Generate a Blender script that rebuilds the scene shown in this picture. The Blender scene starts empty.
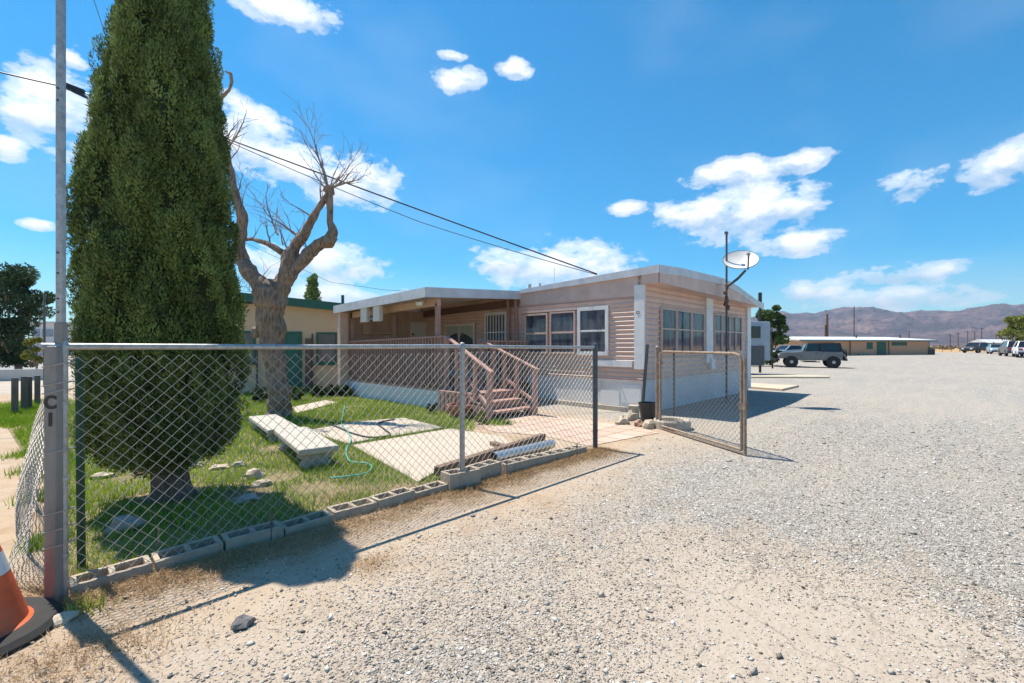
import bpy, bmesh, math, random
import numpy as np
from mathutils import Vector, Matrix, noise
random.seed(7); RNG = np.random.default_rng(7)
S = bpy.context.scene
COL = S.collection
R = math.radians
# ---------------------------------------------------------------- frame of the plot
# world X runs along the front fence, world Y runs away from it; z up
CAM = Vector((-.024, -3.795, 1.5)); FW = Vector((.7125, .7018, 0)); RT = Vector((.7018, -.7125, 0)); FL = 455.0
def P(px, py, z=0.):                     # where the sight line of a spot meets the height z
    d = (CAM.z - z) * FL / (py - 346.0)
    p = CAM + FW * d + RT * ((px - 512) / FL * d); return Vector((p.x, p.y, z))
def PD(px, py, d):                       # at distance d
    p = CAM + FW * d + RT * ((px - 512) / FL * d); return Vector((p.x, p.y, CAM.z - (py - 346) * d / FL))
def ray(px): return FW + RT * ((px - 512) / FL)
def onX(px, X, py=None):                 # on the plane x = X
    r = ray(px); d = (X - CAM.x) / r.x
    return (CAM.y + d * r.y, None if py is None else CAM.z - (py - 346) * d / FL)
def onY(px, Y, py=None):
    r = ray(px); d = (Y - CAM.y) / r.y
    return (CAM.x + d * r.x, None if py is None else CAM.z - (py - 346) * d / FL)
def sm(t): t = max(0., min(1., t)); return t * t * (3 - 2 * t)
def gz(x, y): return .35 * sm((math.hypot(x - CAM.x, y - CAM.y) - 45) / 35)

# ---------------------------------------------------------------- materials
def nt_new(name):
    m = bpy.data.materials.new(name); m.use_nodes = True
    return m, m.node_tree, m.node_tree.nodes['Principled BSDF']
def N(nt, t, **k):
    n = nt.nodes.new(t)
    for a, v in k.items():
        if a in n.inputs.keys() if hasattr(n.inputs, 'keys') else False: n.inputs[a].default_value = v
        else: setattr(n, a, v)
    return n
def L(nt, a, b): nt.links.new(a, b)
def coords(nt, scale=(1, 1, 1), kind='Object'):
    tc = nt.nodes.new('ShaderNodeTexCoord'); mp = nt.nodes.new('ShaderNodeMapping')
    mp.inputs['Scale'].default_value = scale; L(nt, tc.outputs[kind], mp.inputs[0]); return mp.outputs[0]
def noise_n(nt, vec, scale, detail=6, rough=.6):
    n = nt.nodes.new('ShaderNodeTexNoise'); n.inputs['Scale'].default_value = scale
    n.inputs['Detail'].default_value = detail; n.inputs['Roughness'].default_value = rough
    L(nt, vec, n.inputs['Vector']); return n.outputs['Fac']
def ramp(nt, fac, stops, interp='LINEAR'):
    r = nt.nodes.new('ShaderNodeValToRGB'); r.color_ramp.interpolation = interp
    while len(r.color_ramp.elements) < len(stops): r.color_ramp.elements.new(.5)
    for e, (p, c) in zip(r.color_ramp.elements, stops):
        e.position = p; e.color = (c[0], c[1], c[2], 1) if not isinstance(c, (int, float)) else (c, c, c, 1)
    L(nt, fac, r.inputs[0]); return r.outputs[0]
def mix(nt, f, a, b, mode='MIX'):
    m = nt.nodes.new('ShaderNodeMix'); m.data_type = 'RGBA'; m.blend_type = mode
    for s, v in ((m.inputs[0], f), (m.inputs[6], a), (m.inputs[7], b)):
        if isinstance(v, (int, float)): s.default_value = v
        elif isinstance(v, tuple): s.default_value = (*v[:3], 1)
        else: L(nt, v, s)
    return m.outputs[2]
def mathn(nt, op, a, b=None, c=None, clamp=False):
    m = nt.nodes.new('ShaderNodeMath'); m.operation = op; m.use_clamp = clamp
    for i, v in enumerate((a, b, c)):
        if v is None: continue
        if isinstance(v, (int, float)): m.inputs[i].default_value = v
        else: L(nt, v, m.inputs[i])
    return m.outputs[0]
def bump(nt, bs, h, strength=.4, dist=.01):
    b = nt.nodes.new('ShaderNodeBump'); b.inputs['Strength'].default_value = strength
    b.inputs['Distance'].default_value = dist; L(nt, h, b.inputs['Height']); L(nt, b.outputs[0], bs.inputs['Normal'])
def M_(name, c, rough=.7, var=.25, scale=6., metal=0., bmp=.15, bscale=60, stretch=(1, 1, 1), c2=None, spec=None, dirt=0.):
    m, nt, bs = nt_new(name); v = coords(nt, stretch)
    lo = c2 if c2 else tuple(x * (1 - var) for x in c); hi = c if c2 else tuple(min(1, x * (1 + var * .5)) for x in c)
    col = ramp(nt, noise_n(nt, v, scale), [(.3, lo), (.68, hi)])
    if dirt: col = mix(nt, ramp(nt, noise_n(nt, v, scale * .37, 8, .7), [(.52, 0), (.7, dirt)]), col, (.22, .17, .12))
    L(nt, col, bs.inputs['Base Color'])
    bs.inputs['Roughness'].default_value = rough; bs.inputs['Metallic'].default_value = metal
    if spec is not None: bs.inputs['Specular IOR Level'].default_value = spec
    if bmp: bump(nt, bs, noise_n(nt, v, bscale, 4), bmp, .01)
    return m
MT = {}
def mats():
    g = MT
    g['galv'] = M_('galvanised_steel', (.42, .415, .40), .5, .3, 30, .55, .1, 200)
    g['wire'] = M_('fence_wire', (.36, .35, .32), .55, .15, 20, .3, 0)
    g['rustwire'] = M_('old_wire', (.34, .30, .25), .55, .3, 20, .3, 0)
    g['rust'] = M_('rusty_pipe', (.37, .31, .245), .65, .4, 18, .25, .3, 120, c2=(.22, .12, .07))
    g['darkpipe'] = M_('dark_pipe', (.09, .10, .11), .5, .3, 12, .3, .1, 80)
    g['post'] = M_('grey_painted_steel', (.25, .24, .225), .55, .25, 9, .3, .12, 90, (1, 1, .3), dirt=.35)
    g['siding'] = M_('pink_siding', (.68, .485, .40), .5, .12, 2, 0, .05, 60, dirt=.28)
    g['sidinglow'] = M_('pink_trim', (.64, .46, .385), .55, .15, 3, 0, .05, 60, dirt=.15)
    g['white'] = M_('white_paint', (.74, .73, .71), .5, .1, 4, 0, .05, 60, dirt=.2)
    g['roofw'] = M_('roof_edge_metal', (.60, .60, .62), .45, .15, 3, .1, .05, 40, dirt=.25)
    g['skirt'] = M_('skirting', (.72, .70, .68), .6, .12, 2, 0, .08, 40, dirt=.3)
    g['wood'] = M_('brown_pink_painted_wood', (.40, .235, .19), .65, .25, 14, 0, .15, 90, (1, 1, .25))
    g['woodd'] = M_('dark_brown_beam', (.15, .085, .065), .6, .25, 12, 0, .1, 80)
    g['tan'] = M_('porch_wall_paint', (.55, .37, .26), .65, .12, 4, 0, .08, 60)
    g['cream'] = M_('cream_paint', (.66, .62, .54), .55, .08, 5, 0, .03, 60)
    g['soffit'] = M_('soffit_panels', (.72, .62, .52), .6, .08, 3, 0, .03)
    g['stucco'] = M_('tan_stucco', (.68, .48, .31), .85, .08, 1.5, 0, .35, 60, dirt=.08)
    g['green'] = M_('green_trim', (.015, .11, .075), .5, .2, 5, 0, .05)
    g['shade'] = M_('grey_screen', (.13, .13, .13), .5, .2, 3, 0, 0)
    g['concrete'] = M_('concrete', (.44, .38, .31), .85, .16, 2.2, 0, .25, 90, dirt=.2)
    g['slab'] = M_('patio_concrete', (.47, .40, .32), .9, .1, 1.3, 0, .15, 70, dirt=.12)
    g['bench'] = M_('cast_stone', (.47, .43, .37), .85, .22, 8, 0, .5, 60, dirt=.3)
    g['block'] = M_('cinder_block', (.46, .38, .29), .95, .22, 7, 0, .6, 110, dirt=.3)
    g['core'] = M_('block_core', (.16, .13, .10), 1, .3, 9, 0, .5, 60)
    g['rock'] = M_('field_rock', (.40, .36, .31), .9, .3, 9, 0, .6, 30)
    g['paver'] = None
    g['timber'] = M_('old_timber', (.20, .13, .09), .85, .45, 10, 0, .5, 60, (.25, 1, 1))
    g['zinc'] = M_('zinc_pipe', (.62, .63, .65), .32, .15, 12, .75, .1, 60)
    g['terra'] = M_('terracotta', (.42, .17, .10), .8, .2, 6, 0, .15, 60)
    g['black'] = M_('black_plastic', (.02, .021, .022), .45, .3, 4, 0, .05)
    g['rubber'] = M_('tyre_rubber', (.025, .024, .023), .85, .3, 14, 0, .2)
    g['glass'] = M_('window_glass', (.15, .16, .19), .05, .3, 2.6, 0, 0, 60, (2.2, 2.2, .5), c2=(.012, .016, .026), spec=.5)
    g['carglass'] = M_('car_glass', (.015, .018, .02), .06, .2, 2, 0, 0, spec=.7)
    g['curtain'] = M_('curtain_behind_glass', (.42, .43, .36), .5, .12, 2, 0, .1, 30, (8, 8, .5))
    g['orange'] = M_('cone_orange', (.72, .12, .035), .6, .25, 8, 0, .12, 60, dirt=.5)
    g['conew'] = M_('cone_reflective_white', (.72, .72, .72), .45, .1, 9, 0, .05, 80, dirt=.25)
    g['hose'] = M_('turquoise_hose', (.12, .46, .40), .4, .15, 9, 0, 0)
    g['ink'] = M_('black_lettering', (.02, .02, .022), .5, .1, 4, 0, 0)
    g['silver'] = M_('silver_car_paint', (.18, .185, .195), .3, .08, 3, .5, 0)
    g['palesilver'] = M_('pale_silver_car_paint', (.58, .59, .60), .3, .08, 3, .3, 0)
    g['darkcar'] = M_('dark_car_paint', (.03, .032, .04), .3, .2, 3, .2, 0)
    g['bluecar'] = M_('pale_blue_car_paint', (.40, .56, .62), .3, .08, 3, .3, 0)
    g['whitecar'] = M_('white_car_paint', (.72, .73, .75), .35, .05, 3, 0, 0)
    g['redlamp'] = M_('tail_lamp', (.45, .03, .02), .3, .1, 3, 0, 0)
    g['lamp'] = M_('lamp_lens', (.75, .74, .70), .2, .05, 3, 0, 0)
    g['alloy'] = M_('alloy_wheel', (.45, .45, .46), .4, .15, 5, .6, 0)
    g['canvas'] = M_('dark_soft_top', (.012, .012, .013), .7, .2, 5, 0, .1)
    g['trailer'] = M_('trailer_blue_grey', (.30, .35, .42), .45, .15, 3, .2, 0)
    g['bark'] = bark_mat('grey_brown_bark', (.34, .255, .19), (.09, .062, .044))
    g['bark2'] = bark_mat('cypress_bark', (.24, .18, .14), (.09, .065, .05))
    g['twig'] = M_('twig_bark', (.28, .22, .18), .85, .3, 9, 0, .1)
    g['weather'] = M_('weathered_post', (.14, .13, .12), .85, .3, 9, 0, .3, 70, (1, 1, .3))
    g['screening'] = M_('painted_masonry', (.50, .49, .47), .8, .1, 2, 0, .1)
def bark_mat(name, hi, lo):
    m, nt, bs = nt_new(name); v = coords(nt, (1, 1, .22))
    w = noise_n(nt, v, 26, 8, .7); f = noise_n(nt, coords(nt), 5, 4)
    L(nt, mix(nt, ramp(nt, f, [(.35, 0), (.7, .45)]), ramp(nt, w, [(.38, lo), (.62, hi)]), tuple(x * 1.35 for x in hi)), bs.inputs['Base Color'])
    bs.inputs['Roughness'].default_value = .95; bump(nt, bs, w, 1., .04); return m
def leaf_mat(name, a, b, trans=.25, scale=2.):
    m, nt, bs = nt_new(name); at = nt.nodes.new('ShaderNodeAttribute'); at.attribute_name = 'tone'
    v = coords(nt); n = noise_n(nt, v, scale, 3)
    f = mathn(nt, 'ADD', mathn(nt, 'MULTIPLY', at.outputs['Fac'], .75), mathn(nt, 'MULTIPLY', n, .35), clamp=True)
    c = ramp(nt, f, [(.1, a), (.9, b)])
    L(nt, c, bs.inputs['Base Color']); bs.inputs['Roughness'].default_value = .6
    bs.inputs['Specular IOR Level'].default_value = .25
    tr = nt.nodes.new('ShaderNodeBsdfTranslucent'); L(nt, c, tr.inputs[0])
    mx = nt.nodes.new('ShaderNodeMixShader'); mx.inputs[0].default_value = trans
    L(nt, bs.outputs[0], mx.inputs[1]); L(nt, tr.outputs[0], mx.inputs[2])
    L(nt, mx.outputs[0], nt.nodes['Material Output'].inputs[0]); return m
mats()
MT['cyp'] = leaf_mat('cypress_foliage', (.036, .062, .02), (.25, .35, .10), .2, 3)
MT['cypcore'] = M_('cypress_inner', (.045, .06, .022), .95, .4, 8, 0, .4)
MT['leaf'] = leaf_mat('green_foliage', (.03, .06, .015), (.13, .21, .05), .25)
MT['leafd'] = leaf_mat('dark_green_foliage', (.02, .042, .022), (.075, .125, .05), .2)
MT['leafy'] = leaf_mat('yellow_green_foliage', (.09, .12, .02), (.30, .31, .06), .25)
MT['grass'] = leaf_mat('grass_blades', (.10, .20, .012), (.42, .56, .05), .3, 1.2)
MT['straw'] = leaf_mat('dry_grass', (.24, .14, .06), (.56, .38, .20), .1, 2)

# ---------------------------------------------------------------- mesh builder
class MB:
    def __init__(s): s.v = []; s.f = []; s.mi = []; s.cur = 0
    def add(s, vs, fs):
        o = len(s.v); s.v += [tuple(p) for p in vs]; s.f += [tuple(i + o for i in f) for f in fs]; s.mi += [s.cur] * len(fs)
        return s
    def box(s, a, b, rot=None, c=None):
        x0, y0, z0 = [min(p, q) for p, q in zip(a, b)]; x1, y1, z1 = [max(p, q) for p, q in zip(a, b)]
        vs = [Vector(p) for p in ((x0, y0, z0), (x1, y0, z0), (x1, y1, z0), (x0, y1, z0), (x0, y0, z1), (x1, y0, z1), (x1, y1, z1), (x0, y1, z1))]
        if rot is not None:
            c = Vector(c) if c is not None else sum(vs, Vector()) / 8
            vs = [c + rot @ (v - c) for v in vs]
        return s.add(vs, [(0, 3, 2, 1), (4, 5, 6, 7), (0, 1, 5, 4), (1, 2, 6, 5), (2, 3, 7, 6), (3, 0, 4, 7)])
    def bar(s, a, b, w, h, up=(0, 0, 1)):
        a, b = Vector(a), Vector(b); d = (b - a).normalized(); u = Vector(up)
        if abs(d.dot(u)) > .98: u = Vector((1, 0, 0))
        x = d.cross(u).normalized() * w / 2; y = x.cross(d).normalized() * h / 2
        vs = [p + i * x + j * y for p in (a, b) for i, j in ((-1, -1), (1, -1), (1, 1), (-1, 1))]
        return s.add(vs, [(0, 1, 2, 3), (7, 6, 5, 4), (0, 4, 5, 1), (1, 5, 6, 2), (2, 6, 7, 3), (3, 7, 4, 0)])
    def tube(s, pts, r, n=10, caps=True):
        pts = [Vector(p) for p in pts]; k = len(pts)
        rr = r if isinstance(r, (list, tuple)) else [r] * k
        d0 = (pts[1] - pts[0]).normalized(); u = d0.orthogonal().normalized(); vs = []
        for i, p in enumerate(pts):
            d = (pts[min(i + 1, k - 1)] - pts[max(i - 1, 0)]).normalized()
            u = (u - d * u.dot(d)); u = u.normalized() if u.length > 1e-6 else d.orthogonal().normalized()
            w = d.cross(u)
            vs += [p + (u * math.cos(t) + w * math.sin(t)) * rr[i] for t in [2 * math.pi * j / n for j in range(n)]]
        fs = [(i * n + j, i * n + (j + 1) % n, (i + 1) * n + (j + 1) % n, (i + 1) * n + j) for i in range(k - 1) for j in range(n)]
        if caps: fs += [tuple(range(n - 1, -1, -1)), tuple(range((k - 1) * n, k * n))]
        return s.add(vs, fs)
    def lathe(s, c, prof, n=24, axis='z', closed=True):
        c = Vector(c); vs = []
        for r, z in prof:
            for j in range(n):
                t = 2 * math.pi * j / n; a, b = r * math.cos(t), r * math.sin(t)
                vs.append(c + (Vector((a, b, z)) if axis == 'z' else Vector((a, z, b)) if axis == 'y' else Vector((z, a, b))))
        fs = [(i * n + j, i * n + (j + 1) % n, (i + 1) * n + (j + 1) % n, (i + 1) * n + j) for i in range(len(prof) - 1) for j in range(n)]
        if closed: fs += [tuple(range(n - 1, -1, -1)), tuple(range((len(prof) - 1) * n, len(prof) * n))]
        return s.add(vs, fs)
    def prism(s, poly, a, b, axis='z'):     # poly in the two other axes
        k = len(poly)
        def q(p, t): return (p[0], p[1], t) if axis == 'z' else (p[0], t, p[1]) if axis == 'y' else (t, p[0], p[1])
        vs = [q(p, a) for p in poly] + [q(p, b) for p in poly]
        return s.add(vs, [tuple(range(k - 1, -1, -1)), tuple(range(k, 2 * k))] + [(i, (i + 1) % k, (i + 1) % k + k, i + k) for i in range(k)])
    def blob(s, c, r, seed=0, sub=2, amp=.25, fr=1.3):
        bm = bmesh.new(); bmesh.ops.create_icosphere(bm, subdivisions=sub, radius=1)
        c = Vector(c); r = Vector(r) if hasattr(r, '__len__') else Vector((r, r, r)); vs = []
        for v in bm.verts:
            k = 1 + amp * noise.noise(v.co * fr + Vector((seed * 3.1, seed * 1.7, seed)))
            vs.append(c + Vector((v.co.x * r.x, v.co.y * r.y, v.co.z * r.z)) * k)
        fs = [tuple(v.index for v in f.verts) for f in bm.faces]; bm.free(); return s.add(vs, fs)
ROOT = {}
def link(o): COL.objects.link(o); return o
def build(name, mb, mat, parent=None, world=True, smooth=False, bevel=0, label=None):
    off = ROOT.get(parent.name, Vector()) if (parent and world) else Vector()
    me = bpy.data.meshes.new(name)
    me.from_pydata([tuple(Vector(v) - off) for v in mb.v], [], mb.f)
    for m in (mat if isinstance(mat, (list, tuple)) else [mat]): me.materials.append(MT[m] if isinstance(m, str) else m)
    if any(mb.mi): me.polygons.foreach_set('material_index', mb.mi)
    bm = bmesh.new(); bm.from_mesh(me); bmesh.ops.recalc_face_normals(bm, faces=bm.faces); bm.to_mesh(me); bm.free()
    if smooth:
        me.polygons.foreach_set('use_smooth', [True] * len(me.polygons))
        try: me.set_sharp_from_angle(angle=R(35))
        except Exception: pass
    me.update(); o = link(bpy.data.objects.new(name, me))
    if parent: o.parent = parent; ROOT[o.name] = off
    if bevel:
        b = o.modifiers.new('bevel', 'BEVEL'); b.width = bevel; b.segments = 2; b.limit_method = 'ANGLE'
    if label: o['label'] = label
    return o
def tag(o, label, cat, group=None):
    o['label'] = label; o['category'] = cat
    if group: o['group'] = group
    return o
def structure(o, kind='structure'): o['kind'] = kind; return o
def thing(name, label, cat, loc=(0, 0, 0), rz=0, group=None):
    o = link(bpy.data.objects.new(name, None)); o.location = loc; o.rotation_euler = (0, 0, rz); o.empty_display_size = .2
    ROOT[o.name] = Vector(loc); return tag(o, label, cat, group)
def single(name, mb, mat, label, cat, loc, group=None, **k):     # a thing that is one mesh, origin at its base
    ROOT['__tmp'] = Vector(loc)
    class F: pass
    f = MB(); f.v = [tuple(Vector(v) - Vector(loc)) for v in mb.v]; f.f = mb.f; f.mi = mb.mi
    o = build(name, f, mat, None, **k); o.location = loc; return tag(o, label, cat, group)
def kids(o): return [c for c in bpy.data.objects if c.parent == o]
def dup(root, loc, rz=None, label=None, group=None):
    def cp(o, par):
        ch = kids(o); c = o.copy(); link(c); c.parent = par
        for k in ch: cp(k, c)
        return c
    r = cp(root, None); r.location = loc
    if rz is not None: r.rotation_euler = (0, 0, rz)
    if label: r['label'] = label
    if group: r['group'] = group
    return r
def text_mesh(s, size, depth=.002):
    cu = bpy.data.curves.new('t', 'FONT'); cu.body = s; cu.size = size; cu.extrude = depth; cu.offset = size * .035; cu.align_x = 'CENTER'; cu.align_y = 'CENTER'
    o = bpy.data.objects.new('t', cu); link(o); dg = bpy.context.evaluated_depsgraph_get()
    me = bpy.data.meshes.new_from_object(o.evaluated_get(dg)); bpy.data.objects.remove(o)
    vs = [v.co.copy() for v in me.vertices]; fs = [tuple(p.vertices) for p in me.polygons]; bpy.data.meshes.remove(me); return vs, fs
def text_part(name, s, size, origin, xdir, mat, parent, thick=1.15):
    vs, fs = text_mesh(s, size); xd = Vector(xdir).normalized(); zd = Vector((0, 0, 1)); nd = xd.cross(zd)
    m = MB(); m.add([Vector(origin) + xd * v.x * thick + zd * v.y + nd * v.z for v in vs], fs)
    return build(name, m, mat, parent)
def raw_mesh(name, V, F4, mat, tone=None, per=1):
    """numpy triangles / quads -> one mesh, with a per-face tone attribute"""
    me = bpy.data.meshes.new(name); n = F4.shape[1]
    me.vertices.add(len(V)); me.vertices.foreach_set('co', V.astype(np.float32).ravel())
    me.loops.add(F4.size); me.loops.foreach_set('vertex_index', F4.astype(np.int32).ravel())
    me.polygons.add(len(F4)); me.polygons.foreach_set('loop_start', np.arange(0, F4.size, n, dtype=np.int32))
    me.polygons.foreach_set('loop_total', np.full(len(F4), n, dtype=np.int32))
    me.materials.append(MT[mat] if isinstance(mat, str) else mat)
    if tone is not None:
        a = me.attributes.new('tone', 'FLOAT', 'FACE'); a.data.foreach_set('value', tone.astype(np.float32))
    me.update(calc_edges=True); me.validate(); return me
def quads(c, d, w, hl, hw):
    """leaf quads: centre c, long axis d, width axis w"""
    n = len(c); hl = np.broadcast_to(hl, (n,))[:, None]; hw = np.broadcast_to(hw, (n,))[:, None]
    V = np.empty((n, 4, 3)); V[:, 0] = c - d * hl; V[:, 1] = c + w * hw; V[:, 2] = c + d * hl; V[:, 3] = c - w * hw
    return V.reshape(-1, 3), np.arange(4 * n).reshape(n, 4)
def unit(a): return a / np.maximum(np.linalg.norm(a, axis=1, keepdims=True), 1e-9)
def rnd_dir(n): return unit(RNG.normal(size=(n, 3)))

# ---------------------------------------------------------------- ground
def smooth_np(a, b, x): t = np.clip((x - a) / (b - a), 0, 1); return t * t * (3 - 2 * t)
def wob(x, y):
    return (np.sin(x * .9 + 1.3 * np.sin(y * .7)) + np.sin(y * 1.3 + x * .5 + 2) + .6 * np.sin(x * 2.7 - y * 2.1) + .4 * np.sin(x * 5.1 + y * 4.3 + 1)) / 3.0
def ground():
    radii = [0] + list(np.geomspace(1.2, 7000, 110)); na = 128; vs = [(CAM.x, CAM.y, 0)]; fs = []
    for r in radii[1:]:
        for j in range(na):
            t = 2 * math.pi * j / na; x, y = CAM.x + r * math.cos(t), CAM.y + r * math.sin(t); vs.append((x, y, gz(x, y)))
    for j in range(na): fs.append((0, 1 + j, 1 + (j + 1) % na))
    for i in range(len(radii) - 2):
        for j in range(na): fs.append((1 + i * na + j, 1 + (i + 1) * na + j, 1 + (i + 1) * na + (j + 1) % na, 1 + i * na + (j + 1) % na))
    m, nt, bs = nt_new('gravel_ground'); v = coords(nt)
    sep = nt.nodes.new('ShaderNodeSeparateXYZ'); L(nt, v, sep.inputs[0]); x, y = sep.outputs[0], sep.outputs[1]
    big = noise_n(nt, v, .55, 5, .6); mid = noise_n(nt, v, 2.6, 6, .65); fine = noise_n(nt, v, 38, 4, .7)
    sand = ramp(nt, mid, [(.3, (.33, .225, .14)), (.5, (.44, .325, .22)), (.72, (.50, .395, .295))])
    sand = mix(nt, ramp(nt, fine, [(.3, .35), (.7, 0)]), sand, (.26, .19, .13))
    vo = nt.nodes.new('ShaderNodeTexVoronoi'); vo.inputs['Scale'].default_value = 38; L(nt, v, vo.inputs['Vector'])
    vo2 = nt.nodes.new('ShaderNodeTexVoronoi'); vo2.inputs['Scale'].default_value = 85; L(nt, v, vo2.inputs['Vector'])
    sc = nt.nodes.new('ShaderNodeSeparateColor'); L(nt, vo.outputs['Color'], sc.inputs[0])
    sc2 = nt.nodes.new('ShaderNodeSeparateColor'); L(nt, vo2.outputs['Color'], sc2.inputs[0])
    gr = ramp(nt, sc.outputs[0], [(0, (.11, .10, .088)), (.25, (.24, .22, .195)), (.6, (.35, .325, .295)), (.88, (.46, .435, .40)), (1, (.66, .64, .60))])
    gr2 = ramp(nt, sc2.outputs[1], [(0, (.13, .118, .10)), (.5, (.32, .297, .265)), (1, (.56, .535, .495))])
    gr = mix(nt, .45, gr, gr2)
    edge = ramp(nt, vo.outputs['Distance'], [(.0, 0), (.5, 0), (.85, .35)])
    gr = mix(nt, edge, gr, (.16, .135, .11))
    # how much gravel: little along the fence, a lot in the yard and to the right
    gy = mathn(nt, 'ADD', mathn(nt, 'MULTIPLY', y, -1.05), mathn(nt, 'MULTIPLY', x, .16))
    gy = mathn(nt, 'ADD', gy, mathn(nt, 'MULTIPLY', big, 2.4)); gy = mathn(nt, 'ADD', gy, mathn(nt, 'MULTIPLY', mid, 1.1))
    beyond = mathn(nt, 'MULTIPLY', mathn(nt, 'SUBTRACT', x, 7.6), 1.2, clamp=True)    # gravel lot beyond the gate
    g = mathn(nt, 'MULTIPLY', mathn(nt, 'SUBTRACT', gy, 2.95), .7, clamp=True)
    g = mathn(nt, 'MAXIMUM', g, mathn(nt, 'MULTIPLY', beyond, mathn(nt, 'MULTIPLY_ADD', big, 2.0, .0, clamp=True)))
    # keep the lot on the left of the fence sandy
    left = mathn(nt, 'MULTIPLY', mathn(nt, 'ADD', x, 2.2), .7, clamp=True); g = mathn(nt, 'MULTIPLY', g, left)
    # compacted pale crust
    cv = nt.nodes.new('ShaderNodeVectorMath'); cv.operation = 'DISTANCE'; L(nt, v, cv.inputs[0]); q = P(770, 640); cv.inputs[1].default_value = (q.x, q.y, 0)
    cr = mathn(nt, 'SUBTRACT', 1.25, mathn(nt, 'ADD', mathn(nt, 'MULTIPLY', cv.outputs['Value'], .75), mathn(nt, 'MULTIPLY', mathn(nt, 'SUBTRACT', mid, .5), 2.2)))
    cr = mathn(nt, 'MULTIPLY', cr, 2.2, clamp=True)
    crust = ramp(nt, noise_n(nt, v, 14, 8, .75), [(.3, (.27, .22, .17)), (.48, (.38, .32, .26)), (.66, (.44, .385, .325))])
    g = mathn(nt, 'MULTIPLY', g, mathn(nt, 'SUBTRACT', 1.0, mathn(nt, 'MULTIPLY', cr, .8)))
    c = mix(nt, g, sand, gr); c = mix(nt, mathn(nt, 'MULTIPLY', cr, .75), c, crust)
    mpw = nt.nodes.new('ShaderNodeMapping'); mpw.inputs['Rotation'].default_value = (0, 0, R(-38)); mpw.inputs['Scale'].default_value = (.12, 1.0, 1); L(nt, v, mpw.inputs[0])
    rut = ramp(nt, noise_n(nt, mpw.outputs[0], 1.1, 3, .5), [(.44, 0), (.5, .32), (.56, 0)]); c = mix(nt, rut, c, (.43, .37, .30))
    vk = nt.nodes.new('ShaderNodeTexVoronoi'); vk.feature = 'DISTANCE_TO_EDGE'; vk.inputs['Scale'].default_value = .8
    wv = nt.nodes.new('ShaderNodeVectorMath'); wv.operation = 'MULTIPLY_ADD'; nz = nt.nodes.new('ShaderNodeTexNoise'); nz.inputs['Scale'].default_value = 3; L(nt, v, nz.inputs['Vector'])
    L(nt, nz.outputs['Color'], wv.inputs[0]); wv.inputs[1].default_value = (.5, .5, 0); L(nt, v, wv.inputs[2]); L(nt, wv.outputs[0], vk.inputs['Vector'])
    c = mix(nt, mathn(nt, 'MULTIPLY', mathn(nt, 'MULTIPLY', cr, .6), ramp(nt, vk.outputs['Distance'], [(.0, 1), (.012, 0)])), c, (.14, .11, .09))
    # tone patches and distance: desert beyond the lot
    c = mix(nt, ramp(nt, noise_n(nt, v, .18, 4), [(.45, 0), (.62, .32)]), c, (.40, .35, .29))
    dv = nt.nodes.new('ShaderNodeVectorMath'); dv.operation = 'DISTANCE'; L(nt, v, dv.inputs[0]); dv.inputs[1].default_value = (CAM.x, CAM.y, 0)
    far = mathn(nt, 'MULTIPLY', mathn(nt, 'SUBTRACT', mathn(nt, 'ADD', dv.outputs['Value'], mathn(nt, 'MULTIPLY', big, 8)), 118), .2, clamp=True)
    des = ramp(nt, noise_n(nt, v, .035, 8, .7), [(.3, (.20, .17, .09)), (.48, (.42, .27, .13)), (.65, (.50, .37, .22))])
    c = mix(nt, far, c, des)
    L(nt, c, bs.inputs['Base Color']); bs.inputs['Roughness'].default_value = .95; bs.inputs['Specular IOR Level'].default_value = .2
    h = mathn(nt, 'MULTIPLY_ADD', vo.outputs['Distance'], -1.0, 1.0); h = mathn(nt, 'MULTIPLY', h, mathn(nt, 'MULTIPLY_ADD', g, .9, .1))
    h = mathn(nt, 'ADD', h, mathn(nt, 'MULTIPLY', fine, .6)); h = mathn(nt, 'ADD', h, mathn(nt, 'MULTIPLY', mid, .8)); bump(nt, bs, h, .8, .018)
    mb = MB(); mb.v = vs; mb.f = fs; mb.mi = [0] * len(fs)
    o = build('ground', mb, m, smooth=True); structure(o)
ground()
def sheet(name, poly, z, mat):
    m = MB(); m.add([(p[0], p[1], z + gz(p[0], p[1])) for p in poly], [tuple(range(len(poly)))])
    return structure(build(name, m, mat))
# yard soil under the grass
m, nt, bs = nt_new('lawn_soil'); v = coords(nt)
c = ramp(nt, noise_n(nt, v, 1.6, 7, .65), [(.32, (.12, .13, .035)), (.48, (.24, .19, .09)), (.62, (.38, .28, .17))])
L(nt, mix(nt, ramp(nt, noise_n(nt, v, 45, 3), [(.35, .5), (.65, 0)]), c, (.07, .07, .03)), bs.inputs['Base Color']); bs.inputs['Roughness'].default_value = 1
bump(nt, bs, noise_n(nt, v, 30, 5), .8, .02); MT['soil'] = m
q0 = P(215, 399)
sheet('lawn_ground', [(.02, .12), (5.0, .12), (5.0, .9), (4.6, 2.1), (5.9, 3.2), (6.33, 4.5), (6.33, 13.3), (-1.7, 13.0), (-.55, 8.4), (-.08, 3.2)], .004, 'soil')

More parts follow.
